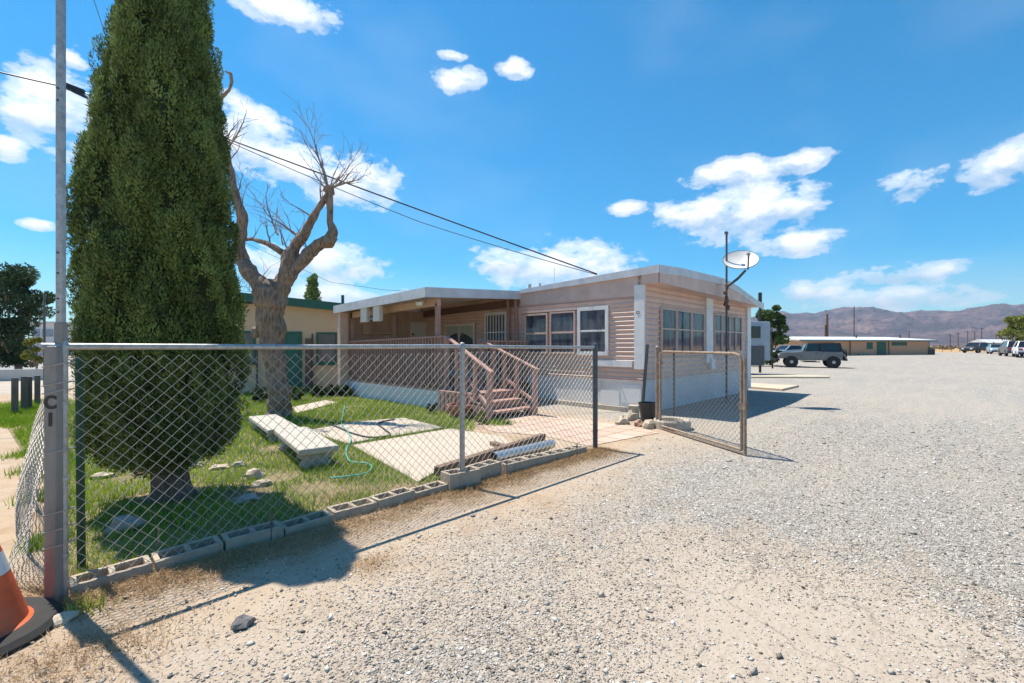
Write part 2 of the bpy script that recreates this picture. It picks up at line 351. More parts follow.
# ---- pavers to the gate
m, nt, bs = nt_new('pink_pavers'); v = coords(nt)
br = nt.nodes.new('ShaderNodeTexBrick'); L(nt, v, br.inputs[0]); br.inputs['Scale'].default_value = 1.0
br.inputs['Brick Width'].default_value = .4; br.inputs['Row Height'].default_value = .4; br.inputs['Mortar Size'].default_value = .014; br.offset = .0
br.inputs['Color1'].default_value = (.48, .33, .26, 1); br.inputs['Color2'].default_value = (.56, .41, .33, 1); br.inputs['Mortar'].default_value = (.20, .15, .10, 1)
L(nt, mix(nt, ramp(nt, noise_n(nt, v, 2.5, 7), [(.5, 0), (.68, .75)]), br.outputs[0], (.47, .37, .26)), bs.inputs['Base Color']); bs.inputs['Roughness'].default_value = .9
bump(nt, bs, noise_n(nt, v, 40, 4), .3, .01); MT['paver'] = m
sheet('paver_path', [(5.62, .15), (7.35, -.1), (7.7, .8), (7.5, 2.2), (7.6, 3.2), (5.7, 3.0), (5.4, 2.0), (5.75, 1.2)], .008, 'paver')
# ---- patio slabs (concrete pieces with thickness)
def slab(pts, z, name, label):
    m = MB(); k = [P(*p) for p in pts]; n = len(k)
    if sum(k[i].x * k[(i + 1) % n].y - k[(i + 1) % n].x * k[i].y for i in range(n)) < 0: k.reverse()
    m.prism([(p.x, p.y) for p in k], -.02, z); o = build(name, m, 'slab', bevel=.008); structure(o); return k
SL1 = slab([(352, 447), (450, 430), (502, 438), (512, 444), (470, 458), (432, 476), (418, 484)], .03, 'patio_slab', '')
SL2 = slab([(306, 432), (356, 423), (404, 419), (444, 429), (347, 445)], .03, 'patio_slab', '')
SL3 = slab([(292, 408), (325, 401), (338, 403), (297, 414)], .025, 'path_slab', '')

# ---------------------------------------------------------------- grass (stuff)
def inpoly(x, y, poly):
    ins = np.zeros(len(x), bool); n = len(poly)
    for i in range(n):
        x1, y1 = poly[i][0], poly[i][1]; x2, y2 = poly[(i + 1) % n][0], poly[(i + 1) % n][1]
        c = ((y1 > y) != (y2 > y)) & (x < (x2 - x1) * (y - y1) / (y2 - y1 + 1e-12) + x1); ins ^= c
    return ins
def blades(name, x, y, h, lean, wd, mat, z0=0., tonebias=0):
    n = len(x); c = np.stack([x, y, np.full(n, z0)], 1); a = RNG.uniform(0, 6.283, n)
    w = np.stack([np.cos(a), np.sin(a), np.zeros(n)], 1); b = RNG.uniform(0, 6.283, n)
    tip = c + np.stack([np.cos(b) * lean, np.sin(b) * lean, h], 1)
    V = np.empty((n, 3, 3)); V[:, 0] = c - w * wd[:, None]; V[:, 1] = c + w * wd[:, None]; V[:, 2] = tip
    tone = np.clip(RNG.normal(.45, .22, n) + .2 * wob(x * 1.5, y * 1.5) + tonebias, 0, 1)
    me = raw_mesh(name, V.reshape(-1, 3), np.arange(3 * n).reshape(n, 3), mat, tone)
    o = link(bpy.data.objects.new(name, me)); structure(o, 'stuff'); return o
YARD = [(.03, .15), (4.9, .15), (4.7, .9), (4.5, 1.6), (5.8, 2.9), (6.3, 4.4), (6.3, 12.4), (-1.6, 12.4), (-.5, 8.2), (-.05, 3.1)]
n = 330000
x = RNG.uniform(-5.5, 6.4, n); y = RNG.uniform(.1, 12.5, n)
dist = np.hypot(x - CAM.x, y - CAM.y); keep = RNG.uniform(0, 1, n) < np.clip((6.0 / dist) ** 1.2, 0, 1)
keep &= inpoly(x, y, YARD)
for sl in (SL1, SL2, SL3): keep &= ~inpoly(x, y, [(p.x, p.y) for p in sl])
def near(px, py, r): q = P(px, py); return np.hypot(x - q.x, y - q.y) / r
bare = np.zeros(n)
for px, py, r in ((350, 497, .42), (312, 490, .3), (405, 492, .3), (282, 478, .28), (275, 450, .25), (130, 478, .22), (470, 470, .5), (355, 505, .4), (250, 495, .3), (440, 500, .3), (430, 440, .1), (505, 440, .5), (172, 497, .28)):
    bare = np.maximum(bare, 1.35 - near(px, py, r))
bare = bare + .30 * wob(x * 2.2, y * 2.2) + RNG.normal(0, .12, n)
keep &= bare < .55
x, y, bare, dist = x[keep], y[keep], bare[keep], dist[keep]
hh = RNG.uniform(.03, .085, len(x)) * (1 + .45 * wob(x * 1.7 + 3, y * 1.9)) * np.clip(1.2 - bare, .45, 1.15)
blades('grass', x, y, hh, RNG.uniform(.005, .05, len(x)), RNG.uniform(.0022, .0045, len(x)) * np.clip(dist / 5, 1, 2.2), 'grass', .004)
# dry straw and weeds
n = 38000; x = RNG.uniform(-.1, 5.7, n); y = RNG.normal(-.16, .17, n) + .04
k = (y < .10) & (RNG.uniform(0, 1, n) < np.clip(.75 + .5 * wob(x * 3, y * 5) - np.abs(y + .12) * 1.2, .05, 1)); x, y = x[k], y[k]
blades('dry_grass_strip', x, y, RNG.uniform(.005, .05, len(x)), RNG.uniform(.02, .11, len(x)), RNG.uniform(.0015, .003, len(x)), 'straw', .002)
xs, ys = [], []
for px, py, r, k in ((350, 497, .4, 1500), (405, 492, .3, 900), (372, 565, .18, 500), (100, 655, .45, 1600), (60, 660, .3, 800), (50, 590, .22, 900), (470, 478, .4, 1200), (250, 495, .3, 600), (88, 575, .2, 900), (200, 575, .3, 500), (500, 445, .4, 500)):
    q = P(px, py); xs.append(q.x + RNG.normal(0, r * .5, k)); ys.append(q.y + RNG.normal(0, r * .4, k))
x = np.concatenate(xs); y = np.concatenate(ys)
blades('dry_grass_tufts', x, y, RNG.uniform(.004, .04, len(x)), RNG.uniform(.01, .06, len(x)), RNG.uniform(.0012, .0025, len(x)), 'straw', .004)
xs, ys = [], []
for px, py, r, k in ((18, 412, 1.0, 8000), (8, 424, .5, 3000), (36, 404, .8, 4500), (30, 455, .3, 500), (45, 470, .3, 900), (40, 500, .15, 500), (45, 545, .13, 700), (88, 610, .1, 50), (352, 500, .3, 300), (498, 424, .3, 900)):
    q = P(px, py); xs.append(q.x + RNG.normal(0, r * .45, k)); ys.append(q.y + RNG.normal(0, r * .45, k))
x = np.concatenate(xs); y = np.concatenate(ys)
blades('weeds', x, y, RNG.uniform(.03, .13, len(x)), RNG.uniform(.01, .06, len(x)), RNG.uniform(.003, .006, len(x)), 'grass', .0)

# ---------------------------------------------------------------- loose gravel (stuff)
m, nt, bs = nt_new('gravel_stones'); at = nt.nodes.new('ShaderNodeAttribute'); at.attribute_name = 'tone'
c = ramp(nt, at.outputs['Fac'], [(0, (.09, .078, .065)), (.3, (.24, .21, .175)), (.6, (.40, .36, .31)), (.85, (.53, .49, .44)), (1, (.75, .72, .67))])
L(nt, c, bs.inputs['Base Color']); bs.inputs['Roughness'].default_value = .85; MT['stones'] = m
MT['scrub'] = leaf_mat('dry_scrub', (.10, .09, .04), (.30, .23, .11), .05, .1)
def stones(name, n, size, seed, sparse):
    u = RNG.uniform(0, 1, n); d = 1.7 * (9.5 / 1.7) ** u if not sparse else 1.6 * (7.5 / 1.6) ** u
    s = RNG.uniform(-1.25, 1.25, n)
    x = CAM.x + d * (FW.x + RT.x * s); y = CAM.y + d * (FW.y + RT.y * s)
    g = -1.05 * y + .16 * x + 1.2 + wob(x * 1.1, y * 1.1) * .75 + RNG.normal(0, .25, n)
    q = P(770, 640); cr = 1.25 - .75 * np.hypot(x - q.x, y - q.y) + .4 * wob(x * 2.2 + 1, y * 2.2)
    p = np.clip((g - 2.15) * .5, 0, 1) * np.clip((10 - d) / 5, 0, 1) * np.clip(1.15 - cr, .1, 1); p = np.maximum(p, .10 if not sparse else .35)
    p *= np.where((y > .0) & (x < 7.7), 0, 1) * np.where(x < -.3, .25, 1)
    k = RNG.uniform(0, 1, n) < p; x, y, d = x[k], y[k], d[k]; n = len(x)
    r = size * np.exp(RNG.normal(0, .38, n)) * np.clip(d / 5, 1, 1.7)
    base = np.array([(1, 0, 0), (0, 1, 0), (-1, 0, 0), (0, -1, 0), (0, 0, 1), (0, 0, -1), ], float)
    V = base[None] * np.stack([r * RNG.uniform(.7, 1.5, n), r * RNG.uniform(.6, 1.1, n), r * RNG.uniform(.35, .8, n)], 1)[:, None, :]
    V += RNG.normal(0, .22, V.shape) * r[:, None, None]
    a = RNG.uniform(0, 6.283, n); ca, sa = np.cos(a)[:, None], np.sin(a)[:, None]
    X = V[:, :, 0] * ca - V[:, :, 1] * sa; Y = V[:, :, 0] * sa + V[:, :, 1] * ca
    V = np.stack([X + x[:, None], Y + y[:, None], V[:, :, 2] + r[:, None] * .25], 2)
    f = np.array([(0, 1, 4), (1, 2, 4), (2, 3, 4), (3, 0, 4), (1, 0, 5), (2, 1, 5), (3, 2, 5), (0, 3, 5)])
    F = (f[None] + (np.arange(n) * 6)[:, None, None]).reshape(-1, 3)
    tone = np.repeat(np.clip(RNG.normal(.56, .27, n), 0, 1), 8)
    me = raw_mesh(name, V.reshape(-1, 3), F, 'stones', tone)
    o = link(bpy.data.objects.new(name, me)); structure(o, 'stuff')
stones('loose_gravel', 330000, .0041, 1, False)
stones('scattered_pebbles', 5000, .0095, 2, True)

# ---------------------------------------------------------------- chain link
def chain(mb, L_, z0, z1, f, pitch=.085, r=.0026, skip=0):
    """vertical zigzag wires woven at their knots; f(s, z, off) gives the place"""
    nc = int(L_ / (pitch / 2)); nz = int((z1 - z0) / (pitch / 2))
    for i in range(nc):
        pts = []
        for k in range(nz + 1):
            side = (k + i) % 2; s = (i + side) * pitch / 2; z = z0 + k * pitch / 2
            # knot: crosses in front of / behind its neighbour
            pts.append(f(s + (.0 if side else .0), z, .0035 if side else -.0035))
        mb.tube(pts, r, 4, caps=False)
# front fence: along x, y = 0
FEND = 5.56; PB = 3.07
t = thing('chain_link_fence', 'grey galvanised chain link fence running from the signed corner post to the gate opening', 'fence', (0, 0, 0))
mb = MB(); chain(mb, FEND - .05, .03, 1.47, lambda s, z, o: (s + .05, o + .035 + .006 * math.sin(s * 3), z + .006 * math.sin(s * 2.1))); build('chain_link_mesh', mb, 'wire', t, smooth=False)
mb = MB(); mb.tube([(-.06, 0, 1.497), (1.5, 0, 1.492), (PB, 0, 1.497), (4.2, 0, 1.485), (FEND + .03, 0, 1.48)], .021, 12); build('top_rail', mb, 'galv', t, smooth=True)
for X, r_, mt in ((.035, .018, 'galv'), (PB, .028, 'galv'), (FEND, .036, 'darkpipe')):
    mb = MB(); mb.tube([(X, 0, -.1), (X, 0, 1.46)], r_, 14); mb.lathe((X, 0, 1.44), [(r_ * 1.15, 0), (r_ * 1.2, .05), (r_ * .9, .09), (.01, .1)], 14)
    for z in (.25, .7, 1.15): mb.lathe((X, 0, z), [(r_ + .004, 0), (r_ + .004, .022)], 14)
    build('fence_post', mb, mt, t, smooth=True)
mb = MB(); mb.tube([(.05, .04, .05), (1.6, .045, .045), (PB, .04, .05), (FEND, .04, .06)], .0022, 5); build('tension_wire', mb, 'galv', t)
# side fence, slumped, along +y
t = thing('chain_link_fence', 'slumped section of chain link bulging outwards on the left of the signed corner post', 'fence', (0, .1, 0))
def sidef(s, z, o):
    k = math.sin(min(1, s / 2.8) * math.pi) ; h = z / 1.3
    out = .17 * (1 - h * h) * sm(s / .5) * (1 - .4 * s / 3.2) + .05 * math.sin(s * 5 + z * 3) * sm(s / .4)
    drop = .36 * sm(s / .55) * h - .14 * sm((s - 1.6) / 1.4) * h
    return (-.03 - out + o, .12 + s, z - drop)
mb = MB(); chain(mb, 3.1, .02, 1.36, sidef, r=.0024, pitch=.075); build('chain_link_mesh', mb, 'wire', t)
mb = MB(); mb.tube([(-.02, 3.2, -.1), (-.02, 3.2, 1.0)], .03, 12); build('fence_post', mb, 'galv', t, smooth=True)
mb = MB(); mb.tube([sidef(s * .31, 1.36, 0) for s in range(11)], .003, 5); build('tension_wire', mb, 'galv', t)

# signed square post and lamp pole at the corner
c0 = P(57, 601); cx, cy = c0.x - .01, c0.y
dirn = FW.copy(); rot = Matrix.Rotation(math.atan2(RT.y, RT.x) + R(8), 3, 'Z')
t = thing('sign_post', 'square grey steel post lettered C 1, wired to the fence corner', 'post', (cx, cy, 0))
mb = MB(); mb.box((cx - .033, cy - .033, -.1), (cx + .033, cy + .033, 1.5), rot, (cx, cy, 0)); build('post_body', mb, 'post', t, bevel=.008)
xd = rot @ Vector((1, 0, 0)); nd = xd.cross(Vector((0, 0, 1)))
for s_, z in (('C', 1.17), ('1', 1.07)): text_part('letter', s_, .105, Vector((cx, cy, z)) + nd * .0345 + xd * .004, xd, 'ink', t, .9)
for z in (.335, .43, .53, .885, 1.28, 1.39, 1.235):
    mb = MB(); k = [Vector((cx, cy, z)) + rot @ Vector((a * .037 + (.045 if a > 0 else 0), b * .037, .012 * a)) for a, b in ((-1, -1), (1, -1), (1, 1), (-1, 1), (-1, -1))]; mb.tube(k, .0035, 5); build('wire_tie', mb, 'wire', t)
px_ = PD(61, 300, 2.70); 
t = thing('light_pole', 'tall slender grey steel pole rising out of the picture at the fence corner', 'pole', (px_.x, px_.y, 0))
pr = rot
mb = MB(); mb.box((px_.x - .017, px_.y - .017, 1.62), (px_.x + .017, px_.y + .017, 6.2), pr, (px_.x, px_.y, 0))
build('upper_pole', mb, 'galv', t, bevel=.004)
mb = MB(); mb.box((px_.x - .022, px_.y - .022, .0), (px_.x + .022, px_.y + .022, 1.64), pr, (px_.x, px_.y, 0)); build('lower_pole', mb, 'post', t, bevel=.004)
for z in (1.78, 1.93, 2.05, 1.7, 3.02, 2.95, 4.1, 1.56): mb = MB(); mb.tube([Vector((px_.x, px_.y, z)) - dirn * .016, Vector((px_.x, px_.y, z)) - dirn * .022], .005, 8); build('bolt', mb, 'ink', t)
# white notice hung on the slumped fence, edge on
q = PD(46.5, 395, 2.78)
t = thing('notice_board', 'narrow white notice board seen almost edge on behind the lettered post', 'sign', (q.x, q.y, 1.0))
mb = MB(); mb.box((q.x - .22, q.y - .003, 1.02), (q.x + .03, q.y + .003, 1.47), Matrix.Rotation(R(100), 3, 'Z'), q); build('board', mb, 'white', t)
for z in (1.40, 1.34, 1.28, 1.22, 1.07): mb = MB(); mb.box((q.x - .19, q.y - .005, z), (q.x - .0, q.y + .005, z + .03), Matrix.Rotation(R(100), 3, 'Z'), q); build('print', mb, 'trailer', t)
# green stake behind the corner
q = P(80, 577, 0); mb = MB(); mb.bar((q.x, q.y + .12, -.1), (q.x - .01, q.y + .16, 1.43), .02, .02); mb.bar((q.x + .02, q.y + .12, -.1), (q.x + .008, q.y + .16, 1.43), .005, .03)
single('metal_stake', mb, M_('stake_green', (.02, .07, .035), .6, .3, 9), 'dark green metal stake leaning inside the fence next to the corner post', 'stake', (q.x, q.y + .12, 0))

# ---------------------------------------------------------------- gate
gx0 = P(659, 429); gx1 = P(745, 456)
gd = (gx1 - gx0); glen = gd.length; gd.normalize(); gn = Vector((-gd.y, gd.x, 0))
t = thing('chain_link_gate', 'rusty chain link gate standing open towards the gravel lot', 'gate', gx0)
zt, zb = 1.40, .07
def G(s, z, o=0): return gx0 + gd * s + gn * o + Vector((0, 0, z))
mb = MB(); mb.tube([G(.04, zb), G(.04, zt - .12), G(.07, zt - .03), G(.14, zt), G(glen - .2, zt - .005), G(glen - .1, zt - .035), G(glen - .065, zt - .13), G(glen - .065, zb)], .021, 10)
mb.tube([G(.04, zb), G(glen - .065, zb)], .019, 10); mb.tube([G(.04, zb - .045), G(glen - .0, zb - .045)], .014, 8)
build('gate_frame', mb, 'rust', t, smooth=True)
mb = MB(); chain(mb, glen - .12, zb + .01, zt - .02, lambda s, z, o: G(s + .05, z, o + .012)); build('chain_link_mesh', mb, 'rustwire', t)
mb = MB(); mb.tube([G(glen, .0), G(glen, 1.33)], .022, 10); build('latch_bar', mb, 'rust', t, smooth=True)
for z in (.25, 1.18): mb = MB(); mb.box(G(-.05, z), G(.06, z + .05, .03)); build('hinge', mb, 'rust', t)
mb = MB(); mb.box(G(glen - .09, .62, -.03), G(glen + .03, .72, .03)); build('latch', mb, 'rust', t)
q = gx0 - gd * .06; mb = MB(); mb.tube([(q.x, q.y, -.1), (q.x, q.y, 1.46)], .03, 12); mb.lathe((q.x, q.y, 1.45), [(.034, 0), (.034, .03), (.01, .06)], 12)
single('gate_post', mb, 'rust', 'round brown gate post the open gate hangs from', 'post', (q.x, q.y, 0), smooth=True)
q = P(674, 416); mb = MB(); mb.tube([(q.x, q.y, -.1), (q.x, q.y, 1.45)], .022, 10); single('old_fence_post', mb, 'darkpipe', 'thin dark pipe post standing behind the left half of the open gate', 'post', (q.x, q.y, 0), smooth=True)

# ---------------------------------------------------------------- cinder blocks
def block_parts(loc, rz, label, lx=.39, w=.19, h=.2, sink=0., tilt=0.):
    t = thing('cinder_block', label, 'block', (loc[0], loc[1], loc[2] - sink), rz, 'cinder blocks edging the yard along the fence')
    t.rotation_euler = (R(random.uniform(-2, 2)), R(tilt + random.uniform(-2, 2)), rz + R(random.uniform(-2.5, 2.5)))
    m = MB(); a = .032; th = [(-lx / 2, -w / 2, lx / 2, -w / 2 + a), (-lx / 2, w / 2 - a, lx / 2, w / 2)]
    for q in th: m.box((q[0], q[1], 0), (q[2], q[3], h))
    for xx in (-lx / 2, -a / 2, lx / 2 - a): m.box((xx, -w / 2 + a, 0), (xx + a, w / 2 - a, h))
    build('block_shell', m, 'block', t, world=False, bevel=.004)
    m = MB(); f = random.choice((.55, .7, .8, .4))
    m.box((-lx / 2 + a, -w / 2 + a, .0), (-a / 2, w / 2 - a, h * f)); m.box((a / 2, -w / 2 + a, .0), (lx / 2 - a, w / 2 - a, h * (f - .1)))
    build('soil_fill', m, 'core', t, world=False); return t
ordn = ['first', 'second', 'third', 'fourth', 'fifth', 'sixth', 'seventh']
X = .26
for i in range(7):
    block_parts((X, .085 + .012 * math.sin(i * 2), 0), 0, ordn[i] + ' half buried block from the lettered corner post', sink=.135 - .012 * (i % 3)); X += .405
block_parts((X - .03, .02, 0), R(-3), 'raised pale cinder block just left of the middle fence post', sink=.03); X += .385
block_parts((X - .0, .10, 0), R(7), 'cinder block right behind the middle fence post', sink=.05); X += .43
for i in range(4):
    block_parts((X, .06 + .012 * math.sin(i * 3), 0), R(-2), ordn[i] + ' cinder block right of the middle fence post, beside the metal pipe', sink=.085 + .012 * i); X += .40
# timbers and pipe
def lay(name, a, b, w, h, z, mat, label, cat):
    a = P(*a); b = P(*b); a.z = b.z = z + h / 2; m = MB(); m.bar(a, b, w, h); c = (a + b) / 2
    return single(name, m, mat, label, cat, (c.x, c.y, z), bevel=.008)
lay('timber_beam', (437, 480), (543, 443), .10, .11, .04, 'timber', 'long dark weathered timber lying on the edge of the patio slab', 'timber')
lay('timber_beam', (474, 475), (544, 449), .10, .07, .04, M_('reddish_timber', (.33, .19, .11), .85, .3, 9, 0, .4), 'shorter reddish timber lying between the dark timber and the metal pipe', 'timber')
lay('timber_offcut', (492, 447), (507, 452), .09, .09, .0, 'timber', 'short timber offcut on the far edge of the patio slab', 'timber')
a = P(494, 470); b = P(552, 453); a.z = .15; b.z = .13; mb = MB(); pts = []; rr = []
for i in range(61):
    pts.append(a.lerp(b, i / 60)); rr.append(.062 + .004 * (i % 2))
mb.tube(pts, rr, 18, caps=False)
o = single('metal_pipe', mb, 'zinc', 'shiny ribbed metal pipe lying on top of the cinder blocks', 'pipe', (a.x, a.y, .08), smooth=True)
mb = MB(); mb.tube([a - (b - a) * .001, a + (b - a) * .02], [.052, .052], 16); k = build('pipe_mouth', MB().add([], []), 'black') if False else None
mb2 = MB(); mb2.v = [tuple(Vector(v) - Vector((a.x, a.y, .08))) for v in mb.v]; mb2.f = mb.f; mb2.mi = mb.mi
k = build('pipe_mouth', mb2, 'black'); k.parent = o

# ---------------------------------------------------------------- mobile home
HX, HY0, HX1, HY1 = 9.22, 1.22, 16.24, 9.78
home = thing('mobile_home', 'single storey pink mobile home with arched roof edge, horizontal siding and white skirting', 'mobile home', (HX, HY0, 0))
_rp = [onY(a, HY0 - .42, b) for a, b in ((661, 265.8), (680, 268.4), (699.7, 273.2), (722, 278.5), (735, 285), (748, 294.6), (760, 302.8))]
_xx = np.linspace(_rp[0][0], _rp[-1][0] + .2, 60); _zz = np.interp(_xx, [p[0] for p in _rp], [p[1] for p in _rp])
for _ in range(3): _zz[1:-1] = (_zz[:-2] + _zz[1:-1] * 2 + _zz[2:]) / 4
RPX, RPZ = _xx, _zz
def roofz(x):   # arched end: low at the near edge, crown in the middle, falling to the right
    return float(np.interp(x, RPX, RPZ))
def topl(y): return 3.22 - .045 * (y - HY0)       # left wall roof edge sinks away
def siding_profile(z0, z1, c=.1):
    pr = []; z = z1
    while z > z0 + 1e-4:
        zb = max(z0, z - c); hgt = z - zb
        pr += [(0, z), (0, z - hgt * .50), (.03, z - hgt * .82), (.03, z - hgt * .94), (0, zb)]; z = zb
    return pr
pr = siding_profile(.72, 3.05)
m = MB(); k = len(pr); vs = []
for yy in (HY0, HY1): vs += [(HX - d, yy, z) for d, z in pr]
m.add(vs, [(i, i + 1, i + 1 + k, i + k) for i in range(k - 1)]); o = build('siding', m, 'siding', home)
m = MB(); pr = siding_profile(.72, 3.2, .125); k = len(pr); vs = []
for xx in (HX, HX1): vs += [(xx, HY0 - d, z) for d, z in pr]
m.add(vs, [(i, i + 1, i + 1 + k, i + k) for i in range(k - 1)]); build('siding', m, 'siding', home)
m = MB(); m.box((HX + .01, HY0 + .01, .5), (HX1 - .01, HY1, 3.0)); build('inner_wall', m, 'sidinglow', home)
# flat panel at the top of the left wall
m = MB(); m.add([(HX - .032, HY0 + .1, 2.62), (HX - .032, 4.93, 2.62), (HX - .032, 4.93, topl(4.93) - .1), (HX - .032, HY0 + .1, topl(HY0) - .1)], [(0, 1, 2, 3)]); build('frieze_panel', m, 'sidinglow', home)
# skirting
m = MB()
yy = HY0
for wd in (1.1, 1.25, 1.2, 1.2, 1.2, 1.2, 1.4): m.box((HX + .0, yy, 0), (HX + .05, min(yy + wd - .01, HY1), .70)); yy += wd
m.box((HX - .015, HY0 - .015, .68), (HX + .03, HY1, .725)); build('skirting', m, 'skirt', home)
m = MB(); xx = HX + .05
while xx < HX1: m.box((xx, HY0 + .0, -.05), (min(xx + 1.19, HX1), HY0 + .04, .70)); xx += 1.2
m.box((HX, HY0 - .015, .68), (HX1, HY0 + .03, .725)); build('skirting', m, M_('skirting_painted_shade', (.58, .58, .59), .6, .12, 2, 0, .05), home)  # white skirting again, with the shade of this side put into its colour
m = MB(); m.box((HX - .07, HY0 + .35, 0), (HX, 4.3, .11)); build('foundation_kerb', m, 'concrete', home, bevel=.01)
m = MB(); m.box((HX - .012, HY0 + .05, .2), (HX + .0, HY0 + .55, .62)); m.box((HX - .014, HY0 + .6, .12), (HX - .001, HY0 + 1.1, .45)); build('skirt_sun_painted', m, M_('painted_sun_patch', (.74, .73, .70), .6, .06), home)  # pale panels stand in for sunlit patches on the skirting
# corner boards and pilasters
m = MB(); m.box((HX - .045, HY0 - .045, .98), (HX - .0, HY0 + .20, 2.86)); build('corner_board', m, 'white', home)
m = MB(); m.box((HX + .002, HY0 - .035, .72), (HX + .09, HY0, 2.88)); build('corner_board', m, 'sidinglow', home)
text_part('house_mark', 'C1', .085, (HX - .052, HY0 + .10, 2.24), (0, -1, 0), 'ink', home, .9)
def rx(px): return onY(px, HY0)[0]
for a, b in ((704.5, 711), (745.5, 749)):
    m = MB(); m.box((rx(a), HY0 - .06, 1.02 if a < 710 else .1), (rx(b), HY0 + .0, 2.95)); build('pilaster', m, 'white', home)
m = MB(); m.box((rx(708), HY0 - .1, .86), (rx(712), HY0 - .02, 1.15)); build('outlet_cover', m, 'white', home)
m = MB(); m.box((HX - .055, HY0 + .25, 1.02), (HX - .001, HY0 + 1.35, 1.17)); build('trim_strip', m, 'white', home)
# windows
def win_left(px0, px1, zb, zt, fr='white', fw=.05, curtain=False):
    y1 = onX(px0, HX)[0]; y0 = onX(px1, HX)[0]; X = HX - .033
    w = MB(); w.box((X - .035, y0 - fw, zb - fw), (X + .01, y1 + fw, zb)); w.box((X - .035, y0 - fw, zt), (X + .01, y1 + fw, zt + fw))
    w.box((X - .035, y0 - fw, zb), (X + .01, y0, zt)); w.box((X - .035, y1, zb), (X + .01, y1 + fw, zt))
    zm = (zb + zt) / 2 - .02; w.box((X - .03, y0, zm), (X + .01, y1, zm + .045))
    f = build('window', w, fr, home, bevel=.004)
    g = MB(); g.box((X - .008, y0, zb), (X, y1, zm)); g.box((X - .014, y0, zm + .045), (X, y1, zt)); build('pane', g, 'glass', f)
win_left(581.5, 606.4, 1.36, 2.36, fw=.085)
win_left(552.5, 575, 1.34, 2.34, 'sidinglow', .045); win_left(527.3, 547.5, 1.34, 2.32, 'sidinglow', .045)
m = MB(); a = onX(578, HX)[0]; b = onX(524, HX)[0]; m.box((HX - .07, a, 2.40), (HX - .01, b, 2.45)); build('window_trim', m, 'siding', home)
def win_right(px0, px1, zb, zt):
    x0, x1 = rx(px0), rx(px1); Y = HY0 - .033; fw = .03
    w = MB(); w.box((x0, Y - .035, zb - fw), (x1, Y + .01, zb)); w.box((x0, Y - .035, zt), (x1, Y + .01, zt + fw))
    w.box((x0, Y - .034, zb), (x0 + fw, Y + .01, zt)); w.box((x1 - fw, Y - .034, zb), (x1, Y + .01, zt))
    zm = zb + (zt - zb) * .53; w.box((x0 + fw, Y - .03, zm), (x1 - fw, Y + .01, zm + .03)); f = build('window', w, 'sidinglow', home)
    g = MB(); g.box((x0 + fw, Y - .008, zb), (x1 - fw, Y, zt)); build('pane', g, 'glass', f)
for a, b in ((659.3, 674.3), (674.8, 689.3), (689.8, 702.3)): win_right(a, b, 1.36, 2.36)
for a, b in ((712.3, 719.8), (720.2, 727.6), (728, 733.6), (734, 739.8)): win_right(a, b, 1.36, 2.36 + .03)
# roof: arched body with white edge bands
m = MB(); n_ = 24; OX0, OX1, OY0, OY1 = HX - .075, HX1 + .12, HY0 - .42, HY1 + .2
def xs_(i): return OX0 + (OX1 - OX0) * i / n_
def rz2(x, y): return roofz(x) - .045 * (y - OY0) * max(0, 1 - (x - OX0) / 5)
vs = []
for i in range(n_ + 1):
    x = xs_(i); vs += [(x, OY0 + .02, rz2(x, OY0) - .01), (x, OY1, rz2(x, OY1) - .01)]
m.add(vs, [(2 * i, 2 * i + 2, 2 * i + 3, 2 * i + 1) for i in range(n_)]); build('roof', m, 'roofw', home)
def band(y0, y1, ztop, zbot, name, mt):    # front arched band
    m = MB(); vs = []
    for i in range(n_ + 1):
        x = xs_(i); zz = roofz(x); vs += [(x, y0, zz + ztop), (x, y0, zz + zbot(x) if callable(zbot) else zz + zbot), (x, y1, zz + ztop), (x, y1, zz + zbot(x) if callable(zbot) else zz + zbot)]
    fs = []
    for i in range(n_):
        a = 4 * i; b = a + 4; fs += [(a, a + 1, b + 1, b), (a + 2, b + 2, b + 3, a + 3), (a, b, b + 2, a + 2), (a + 1, a + 3, b + 3, b + 1)]
    fs += [(0, 2, 3, 1), (4 * n_, 4 * n_ + 1, 4 * n_ + 3, 4 * n_ + 2)]
    m.add(vs, fs); return build(name, m, mt, home)
band(OY0 - .02, OY0 + .02, .015, -.17, 'roof_edge', 'roofw')
def soff(x):
    u = (x - OX0) / (OX1 - OX0); return (2.87 - .10 * u) - roofz(x)
band(OY0, OY0 + .016, -.1, soff, 'gable_board', 'sidinglow')
m = MB(); m.add([(OX0, OY0 + .016, 2.87), (OX1, OY0 + .016, 2.77), (OX1, HY0 + .0, 2.77), (OX0, HY0, 2.87)], [(0, 1, 2, 3)]); build('soffit', m, 'siding', home)
m = MB(); m.add([(OX0 - .02, OY0, topl(OY0) + .01), (OX0 - .02, 4.95, topl(4.95) + .01), (OX0 - .02, 4.95, topl(4.95) - .10), (OX0 - .02, OY0, topl(OY0) - .165),
                 (HX, OY0, topl(OY0) + .01), (HX, 4.95, topl(4.95) + .01), (HX, 4.95, topl(4.95) - .10), (HX, OY0, topl(OY0) - .165)],
                [(0, 1, 2, 3), (4, 7, 6, 5), (0, 4, 5, 1), (3, 2, 6, 7), (0, 3, 7, 4), (1, 5, 6, 2)]); build('roof_edge', m, 'roofw', home)
m = MB(); m.add([(OX0, OY0, 2.87), (OX0, HY0, 2.87), (OX0, HY0, 3.1), (OX0, OY0, 3.1), (OX0 + .1, OY0, 2.87), (OX0 + .1, HY0, 2.87), (OX0 + .1, HY0, 3.1), (OX0 + .1, OY0, 3.1)],
                [(0, 3, 2, 1), (4, 5, 6, 7), (0, 1, 5, 4), (2, 3, 7, 6)]); build('gable_board', m, 'sidinglow', home)
